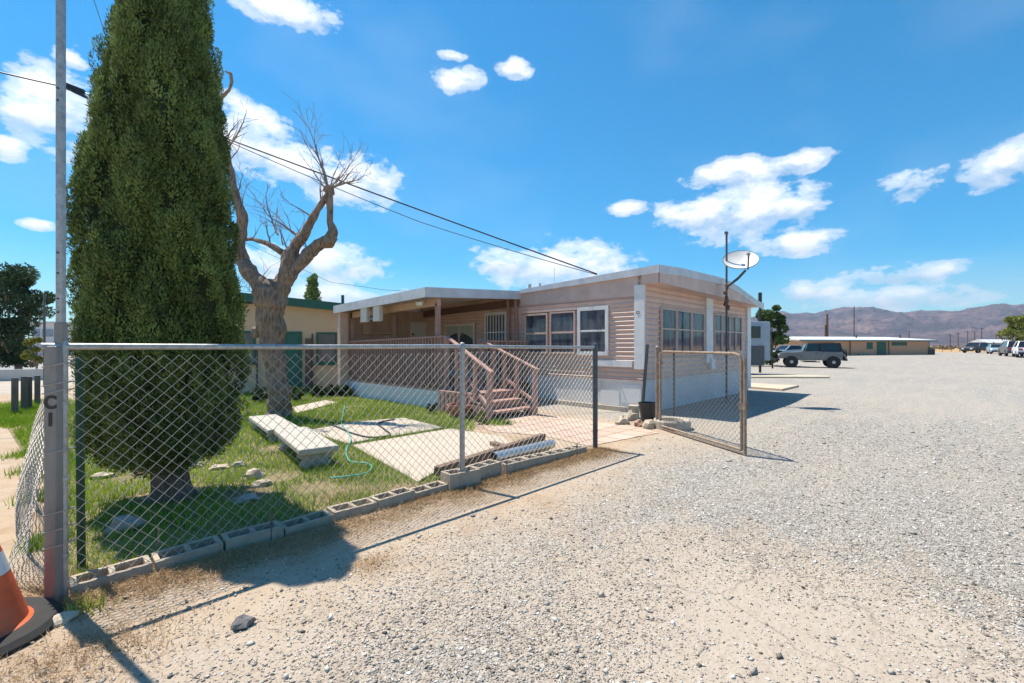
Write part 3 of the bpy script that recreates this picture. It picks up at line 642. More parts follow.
m = MB(); m.tube([(HX + .3, 4.9, 3.0), (HX + .3, 4.9, 3.25)], .05, 10); m.tube([(HX + 2, 6, 3.2), (HX + 2, 6, 3.55)], .04, 10); build('vent_pipe', m, 'galv', home)
m = MB(); q = onX(559, HX, 282); m.tube([(HX + .3, q[0] + .4, 3.0), (HX + .3, q[0] + .4, 3.62)], .008, 6); build('antenna_rod', m, 'white', home)

# ---------------------------------------------------------------- porch
RX0, RX1, RY0, RY1 = 6.04, HX, 4.95, 9.78
porch = thing('covered_porch', 'brown covered wooden porch with flat grey roof, picket railing and steps', 'porch', (6.35, 4.6, 0))
m = MB()
def rfz(x, y): return 2.84 + (x - RX0) / (RX1 - RX0) * .18 - (y - RY0) * .028
cs = [(RX0, RY0), (RX1 - .0, RY0), (RX1 - .0, RY1), (RX0, RY1)]
vs = [(x, y, rfz(x, y)) for x, y in cs] + [(x, y, rfz(x, y) - .03) for x, y in cs]
m.add(vs, [(0, 1, 2, 3), (7, 6, 5, 4), (0, 4, 5, 1), (1, 5, 6, 2), (2, 6, 7, 3), (3, 7, 4, 0)]); build('porch_roof', m, 'roofw', porch)
for (a, b) in (((RX0, RY0), (RX1 - .02, RY0)), ((RX0, RY0), (RX0, RY1)), ((RX0, RY1), (RX1, RY1))):
    m = MB(); z0, z1 = rfz(*a), rfz(*b); d = (Vector(b) - Vector(a)).normalized(); nn = Vector((d.y, -d.x)) * .02
    pts = [(a[0] + s * nn.x, a[1] + s * nn.y) for s in (-1, 1)] + [(b[0] + s * nn.x, b[1] + s * nn.y) for s in (1, -1)]
    zz = [z0, z0, z1, z1]; m.add([(p[0], p[1], z + .015) for p, z in zip(pts, zz)] + [(p[0], p[1], z - .215) for p, z in zip(pts, zz)],
        [(0, 1, 2, 3), (7, 6, 5, 4), (0, 4, 5, 1), (1, 5, 6, 2), (2, 6, 7, 3), (3, 7, 4, 0)]); build('roof_edge', m, 'roofw', porch)
m = MB(); nb = 14
for i in range(nb):    # ribbed ceiling
    y0 = RY0 + .03 + (RY1 - RY0 - .06) * i / nb; y1 = y0 + (RY1 - RY0 - .06) / nb - .02
    m.add([(RX0 + .03, y0, rfz(RX0, y0) - .06), (RX1 - .02, y0, rfz(RX1, y0) - .06), (RX1 - .02, y1, rfz(RX1, y1) - .06), (RX0 + .03, y1, rfz(RX0, y1) - .06)], [(0, 1, 2, 3)])
    m.add([(RX0 + .03, y1, rfz(RX0, y1) - .06), (RX1 - .02, y1, rfz(RX1, y1) - .06), (RX1 - .02, y1 + .02, rfz(RX1, y1) - .075), (RX0 + .03, y1 + .02, rfz(RX0, y1) - .075)], [(0, 1, 2, 3)])
build('ceiling_panels', m, 'soffit', porch)
DX0, DY0, DY1, DZ = 6.38, 4.6, 9.5, .5
m = MB(); m.bar((DX0 + .1, RY0 + .1, 2.55), (DX0 + .1, RY1, 2.43), .1, .17); build('roof_beam', m, 'tan', porch)
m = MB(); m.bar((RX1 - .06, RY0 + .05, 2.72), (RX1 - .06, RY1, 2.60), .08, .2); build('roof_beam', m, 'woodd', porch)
for (x, y) in ((DX0 + .1, DY0 + .5), (DX0 + .1, DY1 - .05)):
    m = MB(); m.box((x - .05, y - .05, .4), (x + .05, y + .05, 2.52)); build('roof_post', m, 'wood', porch, bevel=.006)
for y in (RY0 + .12, RY0 + .42): m = MB(); m.box((RX1 - .12, y - .04, .4), (RX1 - .04, y + .04, 2.8)); build('roof_post', m, 'wood', porch)
m = MB()
for i in range(27): y = DY0 + (DY1 - DY0) * i / 27; m.box((DX0, y, DZ - .04), (RX1 - .08, y + .172, DZ))
build('deck_boards', m, 'wood', porch)
LX0, LX1, LY0 = 6.12, 7.5, 3.45
m = MB()
for i in range(7): y = LY0 + (DY0 - LY0) * i / 7; m.box((LX0, y, DZ - .04), (LX1, y + .155, DZ))
build('landing_boards', m, 'wood', porch)
# white skirting of the deck, slats under the landing
m = MB(); m.box((DX0 - .02, DY0, -.02), (DX0, DY1, .45)); build('skirting', m, M_('white_deck_panel', (.66, .68, .70), .55, .06), porch)
m = MB(); m.box((DX0 - .025, DY0, .44), (DX0 + .05, DY1, .50)); build('rim_board', m, 'wood', porch)
m = MB()
for i in range(9): y = LY0 + .02 + i * .13; m.box((LX0 - .0, y, .0), (LX0 + .02, y + .085, .46))
build('slat_skirt', m, 'wood', porch)
# pickets on the deck side
zr0, zr1 = 1.72, 1.63
def zrail(y): return zr0 + (zr1 - zr0) * (y - DY0) / (DY1 - DY0)
m = MB(); m.bar((DX0, DY0, zr0), (DX0, DY1, zr1), .09, .04); m.bar((DX0, DY0, .62), (DX0, DY1, .60), .04, .07); build('handrail', m, 'wood', porch)
npk = 40
for i in range(npk):
    y = DY0 + .1 + (DY1 - DY0 - .15) * i / (npk - 1); m = MB(); m.box((DX0 - .02, y - .019, .5), (DX0 + .02, y + .019, zrail(y) - .02)); build('picket', m, 'wood', porch)
m = MB(); m.bar((LX1, DY0, 1.62), (RX1 - .12, DY0, 1.62), .09, .04); build('handrail', m, 'wood', porch)
for i in range(12):
    x = LX1 + .1 + (RX1 - LX1 - .25) * i / 11; m = MB(); m.box((x - .019, DY0 - .02, .46), (x + .019, DY0 + .02, 1.6)); build('picket', m, 'wood', porch)
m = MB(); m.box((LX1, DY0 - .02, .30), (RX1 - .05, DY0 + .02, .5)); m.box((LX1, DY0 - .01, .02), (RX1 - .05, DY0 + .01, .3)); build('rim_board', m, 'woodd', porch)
# steps
SX0, SX1 = 6.08, 7.36
for z, y0, y1 in ((.34, 3.12, 3.44), (.175, 2.84, 3.14)):
    m = MB(); m.box((SX0, y0, z - .045), (SX1, y1, z)); build('tread', m, 'wood', porch, bevel=.006)
m = MB(); m.box((LX0, LY0 - .02, .345), (LX1 - .1, LY0, .46)); m.box((SX0 + .05, 3.14, .2), (SX1 - .05, 3.16, .29)); build('riser', m, 'wood', porch)
for x in (SX0 + .02, SX1 - .02):
    m = MB(); m.bar((x, 3.5, .36), (x, 2.86, .06), .04, .18); build('stringer', m, 'wood', porch)
nl = P(489.5, 422.5); nr = P(535, 415.5)
for nw, top0, mid_ in ((nl, Vector((DX0 - .02, DY0, zr0)), .35), (nr, Vector((7.42, DY0 + .05, 1.66)), .4)):
    ztop = .99; a = Vector((nw.x, nw.y, ztop + .03)); m = MB(); m.box((nw.x - .045, nw.y - .045, 0), (nw.x + .045, nw.y + .045, ztop)); build('newel', m, 'wood', porch, bevel=.006)
    e = a + (a - top0).normalized() * .1; m = MB(); m.bar(top0, e, .1, .04); build('handrail', m, 'wood', porch, bevel=.006)
    lo0 = Vector((top0.x, top0.y - .6, .9)).lerp(Vector((nw.x, nw.y, .35)), .25); m = MB(); m.bar(lo0, (nw.x, nw.y, .28), .06, .06); build('lower_rail', m, 'wood', porch)
    for f in (.30, .52, .74):
        p = a.lerp(top0, f); m = MB(); w = .035 if f == .3 else .028; m.box((p.x - w, p.y - w, .05), (p.x + w, p.y + w, p.z - .03)); build('baluster', m, 'wood', porch)
    m = MB(); m.box((top0.x - .045, top0.y - .045, .05), (top0.x + .045, top0.y + .045, top0.z)); build('newel', m, 'wood', porch)
# doors and window on the home wall behind the deck
Xw = HX - .034
def wallpart(px0, px1, zb, zt, name, mt, th=.03):
    y1 = onX(px0, HX)[0]; y0 = onX(px1, HX)[0]; m = MB(); m.box((Xw - th, y0, zb), (Xw, y1, zt)); return build(name, m, mt, home), y0, y1
wl, y0, y1 = wallpart(447, 476, 1.36, 2.2, 'window', 'soffit', .04)
m = MB(); m.box((Xw - .046, y0 + .06, 1.66), (Xw - .04, (y0 + y1) / 2 - .03, 2.14)); m.box((Xw - .046, (y0 + y1) / 2 + .03, 1.66), (Xw - .04, y1 - .06, 2.14)); build('blind', m, 'curtain', wl)
m = MB()
for a, b in ((y0 + .06, (y0 + y1) / 2 - .03), ((y0 + y1) / 2 + .03, y1 - .06)):
    poly = [(a, 1.42), (b, 1.42), (b, 1.72)] + [(b - (b - a) * t, 1.72 + .2 * math.sin(math.pi * (t * .5 + (.5 if a < (y0 + y1) / 2 else 0)))) for t in (.15, .35, .55, .75, .9)] + [(a, 1.72)]
    m.prism(poly, Xw - .05, Xw - .047, 'x')
build('pane', m, 'glass', wl)
dr, y0, y1 = wallpart(487, 509, .52, 2.5, 'security_door', 'cream', .05)
m = MB()
for i in range(8): y = y0 + .04 + (y1 - y0 - .08) * i / 7; m.tube([(Xw - .09, y, .6), (Xw - .09, y, 2.46)], .012, 6)
for z in (.62, 1.2, 1.9, 2.45): m.bar((Xw - .09, y0, z), (Xw - .09, y1, z), .02, .03)
build('door_bars', m, 'white', dr)
m = MB(); m.box((Xw - .056, y0 + .07, .62), (Xw - .05, y1 - .07, 2.4)); build('door_leaf', m, 'shade', dr)
m = MB(); m.box((Xw - .12, y0 + .02, 1.4), (Xw - .08, y0 + .09, 1.55)); build('handle', m, 'black', dr)
# end wall of the porch
m = MB(); m.box((DX0, DY1 + .06, .3), (HX, DY1 + .14, 2.68)); build('end_wall', m, 'tan', porch)
m = MB()
for i in range(9): x = DX0 + .1 + i * .32; m.box((x, DY1 + .04, .5), (x + .012, DY1 + .06, 2.6))
build('wall_batten', m, 'tan', porch)
def ex(px): return onY(px, DY1)[0]
m = MB(); m.box((ex(411), DY1 + .02, .5), (ex(430), DY1 + .06, 2.32)); d = build('door', m, 'cream', porch)
m = MB(); m.lathe((ex(413), DY1 - .02, 1.9), [(.03, 0), (.035, .03), (.01, .05)], 10, 'y'); build('handle', m, 'black', d)
m = MB(); m.box((ex(364), DY1 - .3, 1.88), (ex(389), DY1 + .06, 1.92)); m.box((ex(363), DY1 - .05, 1.9), (ex(371), DY1 + .05, 2.2)); build('shelf', m, 'tan', porch)
m = MB(); m.box((ex(392), DY1 - .02, 1.4), (ex(396), DY1 + .05, 2.5)); m.box((ex(383), DY1, 1.55), (ex(391), DY1 + .05, 1.85)); build('wall_cabinet', m, 'sidinglow', porch)
m = MB(); m.box((DX0 - .28, DY1 - .02, .0), (DX0 - .03, DY1 + .16, 2.52)); build('corner_panel', m, 'siding', porch)
# two white hanging brackets and the floodlights
for a, b in ((362.5, 368.5), (375, 381.5)):
    y1, z = onX(a, RX0 + .08, 309); y0 = onX(b, RX0 + .08)[0]; m = MB(); m.box((RX0 + .02, y0, 2.16), (RX0 + .12, y1, 2.56)); build('hanging_bracket', m, 'cream', porch)
y1 = onX(366, RX0 + .08)[0]; y0 = onX(378, RX0 + .08)[0]; m = MB(); m.tube([(RX0 + .08, y0, 2.24), (RX0 + .08, y1, 2.24)], .02, 8); build('bracket_rod', m, 'galv', porch)
fl = thing('floodlight', 'pair of small white floodlight heads under the porch roof corner', 'light', (DX0 + .02, RY0 + .72, 2.5))
for a, dx in ((0, -.12), (.16, .02)):
    m = MB(); p = Vector((DX0 + .0, RY0 + .85 - a * 1.6, 2.60)); m.tube([p, p + Vector((-.14, -.1 + dx, -.07)), p + Vector((-.16, -.12 + dx, -.08))], [.03, .055, .05], 12); build('lamp_head', m, 'white', fl, smooth=True)

# ---------------------------------------------------------------- dish and mast
q = P(726.5, 403); mz = CAM.z + 110 * 12.25 / 455
mast = thing('antenna_mast', 'thin dark pipe mast with a small top fitting, standing beside the home behind the gate', 'mast', (q.x, q.y, 0))
m = MB(); m.tube([(q.x, q.y, -.1), (q.x, q.y, mz)], .026, 10); build('mast_pipe', m, 'darkpipe', mast)
m = MB(); m.box((q.x - .07, q.y - .03, mz - .02), (q.x + .05, q.y + .03, mz + .04)); build('mast_cap', m, 'darkpipe', mast)
m = MB()
for i, (dx, z, r_) in enumerate(((-.1, 2.75, .06), (-.12, 2.62, .07), (-.06, 2.5, .05), (-.14, 2.9, .05), (-.08, 3.02, .035), (-.12, 3.1, .03))): m.blob((q.x + dx * .7, q.y - dx * .7 - .1, z), (r_, r_, r_ * 1.5), i, 1, .5)
build('cable_bundle', m, 'woodd', mast)
m = MB(); m.tube([(q.x + .03, q.y, 3.15), (q.x - .6, q.y + .9, 2.98)], .01, 6); build('stay_rod', m, 'galv', mast)
dc = PD(740.5, 261, 11.85); dish = thing('satellite_dish', 'white oval satellite dish tilted up on the mast above the home roof', 'satellite dish', (dc.x, dc.y, dc.z))
# dish: shallow bowl facing up and to the camera side
nrm = (Vector((0, 0, .66)) - FW * .60 + RT * -.22).normalized(); ux = (RT - nrm * RT.dot(nrm)).normalized(); uy = nrm.cross(ux)
tilt = Matrix.Rotation(R(4), 3, nrm); ux = tilt @ ux; uy = tilt @ uy
m = MB(); vs = []; rings = 7; seg = 32
for s_ in (0, 1):
    for i in range(rings + 1):
        r_ = i / rings
        for j in range(seg):
            a = 2 * math.pi * j / seg; vs.append(dc + ux * r_ * .42 * math.cos(a) + uy * r_ * .40 * math.sin(a) + nrm * (.10 * r_ * r_ - .05 - .012 * s_))
fs = []
for s_ in (0, 1):
    o_ = s_ * (rings + 1) * seg
    fs += [(o_ + i * seg + j, o_ + i * seg + (j + 1) % seg, o_ + (i + 1) * seg + (j + 1) % seg, o_ + (i + 1) * seg + j) for i in range(rings) for j in range(seg)]
m.add(vs, fs); build('reflector', m, M_('dish_white', (.62, .60, .57), .55, .08, 5), dish, smooth=True)
ring = [dc + ux * .425 * math.cos(a) + uy * .405 * math.sin(a) + nrm * .045 for a in [2 * math.pi * j / 32 for j in range(33)]]
m = MB(); m.tube(ring, .010, 6); build('rim', m, 'darkpipe', dish)
m = MB(); low = dc - uy * .42 + nrm * .0
m.tube([Vector((q.x, q.y, 3.05)), Vector((q.x, q.y, 3.05)).lerp(low, .55) + Vector((0, 0, -.02)), low - nrm * .08 + uy * .1], [.03, .035, .03], 8)
m.tube([low, low + nrm * .42 + uy * .05], .018, 6); build('arm', m, 'darkpipe', dish)
m = MB(); k = low + nrm * .43 + uy * .05; m.tube([k, k + uy * .08 - nrm * .04], [.045, .03], 10); build('receiver', m, 'galv', dish)

# ---------------------------------------------------------------- tan building behind
W0 = PD(60, 395, 13.5); W1 = PD(420, 395, 15.7); W0.z = W1.z = 0
bd = (W1 - W0); bl = bd.length; bd.normalize(); rzb = math.atan2(bd.y, bd.x)
tb = thing('stucco_building', 'low tan stucco building with green roof edge behind the lawn', 'building', W0, rzb)
def bs_(px, py=None):      # along the wall
    r = ray(px); # solve CAM + d r = W0 + s bd
    det = r.x * (-bd.y) + bd.x * r.y; rh = W0 - CAM
    d = (rh.x * (-bd.y) + bd.x * rh.y) / det; s = (CAM + r * d - W0).dot(bd); return s, (None if py is None else CAM.z - (py - 346) * d / FL)
s0 = bs_(205)[0]
m = MB(); bl = bs_(359)[0]; m.box((s0, 0, -.1), (bl, 5, 2.85)); build('wall', m, 'stucco', tb, world=False)
m = MB(); vs = []
zl, zr = bs_(291, 298.5)[1], bs_(349, 304.6)[1]; sl_, sr_ = bs_(291)[0], bs_(349)[0]; kz = (zr - zl) / (sr_ - sl_)
def fz(s): return zl + kz * (s - sl_)
for s in (s0 - .3, bl + .1):
    vs += [(s, -.35, fz(s)), (s, -.35, fz(s) - .26), (s, 5.4, fz(s) + .25), (s, 5.4, fz(s) - .1)]
m.add(vs, [(0, 1, 5, 4), (0, 4, 6, 2), (1, 3, 7, 5), (0, 2, 3, 1), (4, 5, 7, 6)]); build('roof', m, 'green', tb, world=False)
def bwin(a, b, zb, zt, glass='glass'):
    s1, s2 = bs_(a)[0], bs_(b)[0]; w = MB(); fw = .06
    w.box((s1, -.04, zb), (s2, -.0, zb + fw)); w.box((s1, -.04, zt - fw), (s2, 0, zt)); w.box((s1, -.04, zb + fw), (s1 + fw, 0, zt - fw)); w.box((s2 - fw, -.04, zb + fw), (s2, 0, zt - fw))
    w.box((s1 - .05, -.08, zb - .05), (s2 + .05, 0, zb)); f = build('window', w, 'green', tb, world=False)
    g = MB(); g.box((s1 + fw, -.02, zb + fw), (s2 - fw, -.01, (zb + zt) / 2)); g.cur = 1; g.box((s1 + fw, -.025, (zb + zt) / 2), (s2 - fw, -.01, zt - fw)); build('pane', g, [glass, 'shade'], f, world=False)
bwin(240, 255.8, .95, 1.98); bwin(316.5, 337, .92, 1.95)
s1, s2 = bs_(284.5)[0], bs_(302)[0]; m = MB(); m.box((s1, -.05, .08), (s2, 0, 1.97)); d = build('door', m, 'green', tb, world=False)
m = MB(); m.box((s1 + .1, -.06, .2), (s2 - .1, -.05, 1.86)); build('door_panel', m, M_('green_door_panel', (.02, .13, .09), .5, .1), d, world=False)
m = MB(); m.box((s2 + .12, -.12, 0), (s2 + .3, -.03, 1.75)); build('downpipe', m, 'woodd', tb, world=False)
m = MB(); s1 = bs_(313)[0]; m.tube([(s1, -.1, 0), (s1, -.1, 1.9)], .03, 8); build('conduit', m, 'darkpipe', tb, world=False); m = MB(); s1 = bs_(258)[0]; m.tube([(s1, -.1, 0), (s1, -.1, 1.4)], .03, 8); build('conduit', m, 'darkpipe', tb, world=False)
m = MB(); s1 = bs_(340)[0]; m.tube([(s1, .6, fz(s1)), (s1, .6, fz(s1) + .35)], .05, 10); build('vent_pipe', m, 'darkpipe', tb, world=False)

# ---------------------------------------------------------------- foliage helpers
def leaf_cloud(centres, radii, nper, hl, hw, up=.3, flat=1.0):
    c = np.repeat(centres, nper, 0); rr = np.repeat(radii, nper, 0); n = len(c)
    d = rnd_dir(n); p = c + d * rr * (RNG.uniform(.35, 1, n) ** .5)[:, None]
    ax = unit(d * .6 + rnd_dir(n) * .7 + np.array([0, 0, up])); w = unit(np.cross(ax, rnd_dir(n)))
    V, F = quads(p, ax, w, RNG.uniform(.7, 1.3, n) * hl, RNG.uniform(.7, 1.3, n) * hw)
    tone = np.clip(RNG.normal(.45, .2, n) + np.repeat(RNG.normal(0, .15, len(centres)), nper), 0, 1); return V, F, tone
def foliage(name, parts, mat, parent=None, off=Vector()):
    V = np.concatenate([p[0] for p in parts]); k = 0; Fs = []
    for p in parts: Fs.append(p[1] + k); k += len(p[0])
    me = raw_mesh(name, V - np.array(off), np.concatenate(Fs), mat, np.concatenate([p[2] for p in parts])); o = link(bpy.data.objects.new(name, me))
    if parent: o.parent = parent
    return o

# ---- cypress
axx = PD(163, 346, 4.43); Cb = P(172, 499); off = Vector((Cb.x, Cb.y, 0))
cyp = thing('cypress_tree', 'large dense dark green cypress filling the left of the yard behind the fence', 'tree', off)
CK = .77
prof = [(.36, .36), (.44, .62), (.58, .78), (.80, .83), (1.1, .83), (1.95, .845), (2.6, .82), (3.2, .79), (3.9, .69), (4.4, .60), (4.87, .50), (5.3, .38), (5.65, .22), (5.95, .05)]
zs = np.array([p[0] for p in prof]); rs = np.array([p[1] for p in prof]) * CK
def crow(z, a):
    z = np.asarray(z); r = np.interp(z, zs, rs)
    return r * (1 + .07 * np.sin(3 * a + z * 1.7) + .05 * np.sin(7 * a - z * 2.9) + .05 * np.sin(5 * a + 6 * z))
def cax(z): return axx.x + .0 * z, axx.y + .0 * z
nl_ = 5600; z = RNG.uniform(.36, 5.9, nl_); pr_ = np.interp(z, zs, rs); k = RNG.uniform(0, .67, nl_) < pr_; z = z[k]; a = RNG.uniform(0, 6.283, len(z)); r = crow(z, a) - .10
r *= 1 + .11 * np.sin(a * 13 + z * 3.1) * np.sin(z * 7.3 + a * 4) + RNG.uniform(-.06, .04, len(z))
cen = np.stack([axx.x + r * np.cos(a), axx.y + r * np.sin(a), z], 1)
rad = np.stack([RNG.uniform(.04, .075, len(z)), RNG.uniform(.04, .075, len(z)), RNG.uniform(.07, .14, len(z))], 1)
out = np.stack([np.cos(a), np.sin(a), np.zeros(len(z))], 1)
nper = 90; c = np.repeat(cen, nper, 0); rr = np.repeat(rad, nper, 0); o_ = np.repeat(out, nper, 0); n = len(c)
d = unit(rnd_dir(n) + o_ * .55 + np.array([0, 0, .15])); p = c + d * rr * RNG.uniform(.75, 1.12, n)[:, None]
ax = unit(d * .75 + np.array([0, 0, .75]) + rnd_dir(n) * .45); w = unit(np.cross(ax, unit(d + rnd_dir(n) * .5)))
V, F = quads(p, ax, w, RNG.uniform(.008, .021, n), RNG.uniform(.004, .0075, n))
radial = np.einsum('ij,ij->i', d, o_)
tone = np.clip(.40 + .12 * RNG.normal(size=n) + np.repeat(RNG.normal(0, .13, len(cen)) + .14 * np.sin(cen[:, 2] * 5 + a * 3) , nper), 0, 1)
foliage('crown', [(V, F, tone)], 'cyp', cyp, off)
m = MB(); k_ = 36; vs = []; zz = [p[0] for p in prof[:-1]]; zz = list(np.linspace(.36, 5.75, 50))
for z_ in zz:
    for j in range(k_):
        a_ = 2 * math.pi * j / k_; r_ = max(.02, float(crow(z_, a_)) - .17 + .03 * noise.noise(Vector((a_ * 3, z_ * 5, 1)))); vs.append((axx.x + r_ * math.cos(a_), axx.y + r_ * math.sin(a_), z_))
m.add(vs, [(i * k_ + j, i * k_ + (j + 1) % k_, (i + 1) * k_ + (j + 1) % k_, (i + 1) * k_ + j) for i in range(len(zz) - 1) for j in range(k_)] + [tuple(range(k_ - 1, -1, -1))])
build('inner_crown', m, 'cypcore', cyp, smooth=True)
m = MB(); pts = [(Cb.x, Cb.y, -.05), (Cb.x, Cb.y, .08), (Cb.x - .02, Cb.y + .01, .3), (Cb.x - .06, Cb.y + .02, .8)]; m.tube(pts, [.20, .165, .15, .2], 16)
for i in range(6): a_ = i * 1.05; m.tube([(Cb.x, Cb.y, .25), (Cb.x + .16 * math.cos(a_), Cb.y + .16 * math.sin(a_), .02), (Cb.x + .24 * math.cos(a_), Cb.y + .24 * math.sin(a_), -.05)], [.07, .05, .02], 8)
for i in range(9): a_ = i * .7; m.tube([(Cb.x - .02, Cb.y, .2 + .02 * i), (Cb.x + .4 * math.cos(a_), Cb.y + .4 * math.sin(a_), .62)], [.06, .03], 8)
build('trunk', m, 'bark2', cyp, smooth=True)

# ---- bare tree
D = 9.55; Bb = P(280, 417.5)
D = (Bb - CAM).dot(FW)
bt = thing('bare_tree', 'leafless old tree with gnarled forked trunk behind the stone benches', 'tree', Bb)
def Q(px, py, dd=0): return PD(px, py, D + dd)
s_ = D / FL
def limb(mb, pts, n=14, wobble=.0):
    P_, r_ = [], []
    for i in range(len(pts) - 1):
        a, b = pts[i], pts[i + 1]
        for t_ in np.linspace(0, 1, 9)[:(8 if i < len(pts) - 2 else 9)]:
            t_ = float(t_)
            pa = Q(a[0], a[1], a[3] if len(a) > 3 else 0); pb = Q(b[0], b[1], b[3] if len(b) > 3 else 0)
            p = pa.lerp(pb, t_); rr_ = (a[2] + (b[2] - a[2]) * t_) * s_
            p += Vector((noise.noise(p * 3), noise.noise(p * 3 + Vector((5, 5, 5))), 0)) * rr_ * .25
            P_.append(p); r_.append(.88 * rr_ * (1 + .16 * noise.noise(p * 6)))
    n = n * 2 if n > 10 else n; o0 = len(mb.v); mb.tube(P_, r_, n)
    for i in range(len(P_)):
        for j in range(n):
            q = Vector(mb.v[o0 + i * n + j]); k = noise.noise(Vector((q.x * 17, q.y * 17, q.z * 4))) * .16 + noise.noise(Vector((q.x * 40, q.y * 40, q.z * 11))) * .09 + noise.noise(q * 5) * .12
            mb.v[o0 + i * n + j] = tuple(P_[i] + (q - P_[i]) * (1 + k))
    return P_
m = MB()
limb(m, [(280, 422, 16), (279.5, 413, 12.5), (278, 395, 11.5), (276, 370, 11.5), (273, 345, 12), (271, 322, 13.5), (271, 305, 15), (270, 292, 15), (266, 284, 12)], 20)
limb(m, [(269, 303, 13), (262, 287, 10), (252, 276, 8.5), (243, 262, 7.5), (239, 248, 6.5), (241, 232, 6), (242, 218, 5.6), (237, 200, 4.8), (232, 180, 4), (227, 155, 3.3), (222, 138, 3), (217, 120, 2.6), (217, 102, 2.2)])
limb(m, [(217, 108, 2.2, 0), (222, 97, 2), (229, 90, 1.8), (232, 82, 1.6), (231, 74, 1.6), (226, 71.5, 1.1)], 8)
limb(m, [(272, 300, 12), (282, 287, 10), (288, 272, 9), (290, 258, 8), (296, 244, 6), (306, 232, 5.2), (313, 218, 4.4), (322, 203, 3.4), (329, 192, 2.6)])
limb(m, [(285, 280, 9), (297, 268, 7.5), (308, 254, 7), (318, 245, 6), (328, 240, 6.5), (333, 232, 5.5), (330, 222, 3.6), (329.5, 205, 3.6), (329, 193, 4.4), (329, 187, 3.6)])
limb(m, [(290, 258, 5, .2), (278, 250, 3.2), (266, 243, 2.6), (252, 239, 2.4, .2), (243, 240, 2)], 8)
for (px, py, r_, dx, dy) in ((258, 332, 6, -4, 0), (262, 326, 6, -3, 0), (330, 240, 7, 3, 1), (329, 190, 5, 0, 0), (259, 292, 6, -2, -3), (268, 288, 6, 0, -3)):
    p = Q(px, py); m.blob(p, r_ * s_, px, 2, .6)
build('trunk', m, 'bark', bt, smooth=True)
random.seed(21); tw = MB()
def twig(p, d, ln, r_, depth):
    pts = [p]; k = max(3, int(ln / .12)); rr_ = [r_]
    for i in range(k):
        d = (d + Vector((random.uniform(-1, 1), random.uniform(-1, 1), random.uniform(-.85, .85))) * .24).normalized(); pts.append(pts[-1] + d * ln / k); rr_.append(max(.0035, r_ * (1 - .8 * (i + 1) / k)))
    tw.tube(pts, rr_, 4, caps=False)
    if depth > 0:
        for i in range(1, len(pts)):
            for _ in range(1 if random.random() < .75 else 2):
                if random.random() < .85:
                    dd = (d + Vector((random.uniform(-1, 1), random.uniform(-1, 1), random.uniform(-.4, 1))) * .9).normalized()
                    twig(pts[i], dd, ln * random.uniform(.35, .6), rr_[i] * .6, depth - 1)
def dv(px0, py0, px1, py1, r_, depth, dd=0):
    a = Q(px0, py0); b = Q(px1, py1, dd); twig(a, (b - a).normalized(), (b - a).length, r_ * s_, depth)
dv(329, 190, 322, 160, 1.5, 1); dv(329, 189, 308, 140, 1.4, 2, .3); dv(331, 188, 347, 170, 1.1, 1); dv(330, 189, 356, 158, 1.0, 2, .2)
dv(332, 188, 360, 180, 1.3, 2, -.3);  dv(330, 188, 338, 160, .9, 1, .5); dv(328, 190, 305, 165, .9, 1, -.4); dv(330, 188, 365, 176, .9, 1, .6)
dv(322, 203, 310, 183, .9, 1, .3); dv(313, 218, 292, 195, 1.0, 2, -.3); dv(300, 240, 285, 205, 1.1, 2, .4); dv(300, 240, 272, 190, 1.1, 2, -.3); dv(318, 212, 330, 190, .8, 1)
dv(288, 250, 283, 225, .9, 1); dv(278, 235, 262, 198, 1.0, 1, .4); dv(270, 243, 258, 215, .9, 2, .2); dv(252, 239, 262, 225, .7, 1); dv(283, 245, 276, 222, .8, 1, -.3)
dv(225, 145, 240, 118, 1.2, 1, .2); dv(228, 150, 244, 108, 1.3, 1, -.1);  dv(230, 160, 248, 145, .8, 1); dv(222, 130, 221, 98, .8, 1, -.2)
dv(236, 195, 250, 170, .9, 2, .3); dv(240, 215, 254, 182, .8, 1, .1); dv(262, 287, 250, 300, .8, 2, .3); dv(256, 285, 268, 265, .7, 1, -.3); dv(308, 254, 300, 222, .8, 1, -.2); dv(300, 262, 297, 238, .8, 1)
dv(246, 262, 258, 290, .9, 2, -.3); dv(240, 250, 236, 230, .7, 1)
build('branches', tw, 'twig', bt)

def small_tree(name, base, h, wid, label, mat, nl=26, trunk=.12, seed=0, leaf=.12, bottom=.2, group=None, nper=260, trunkmat='bark'):
    st = np.random.default_rng(seed); t = thing(name, label, 'tree' if 'bush' not in name else 'bush', base, 0, group)
    cs_, rs_ = [], []
    for i in range(nl):
        u = st.uniform(bottom, 1); ww = wid * (math.sin(math.pi * min(.97, max(.12, (u - bottom * .6) / (1.05 - bottom * .6)))) ** .6); a = st.uniform(0, 6.28); q = ww * math.sqrt(st.uniform(0, 1)) * .75
        cs_.append((base[0] + q * math.cos(a), base[1] + q * math.sin(a), base[2] + h * u * .92)); s = st.uniform(.16, .30) * wid; rs_.append((s, s, s * .8))
    foliage('crown', [leaf_cloud(np.array(cs_), np.array(rs_), nper, leaf, leaf * .45)], mat, t, base)
    m = MB(); b = Vector(base); m.tube([b + Vector((0, 0, -.1)), b + Vector((.02 * h, 0, h * .35)), b + Vector((0, .03 * h, h * .75))], [trunk, trunk * .8, trunk * .3], 8)
    for c_ in cs_[:8]: m.tube([b + Vector((.01 * h, 0, h * .3)), (b + Vector(c_)) / 2 + Vector((0, 0, h * .02)), Vector(c_)], [trunk * .5, trunk * .35, trunk * .12], 5)
    build('trunk', m, trunkmat, t, smooth=True); return t
def G0(px, py_b): q = PD(px, 346, 1); return None
def gp(px, d): q = PD(px, 346, d); return Vector((q.x, q.y, gz(q.x, q.y)))
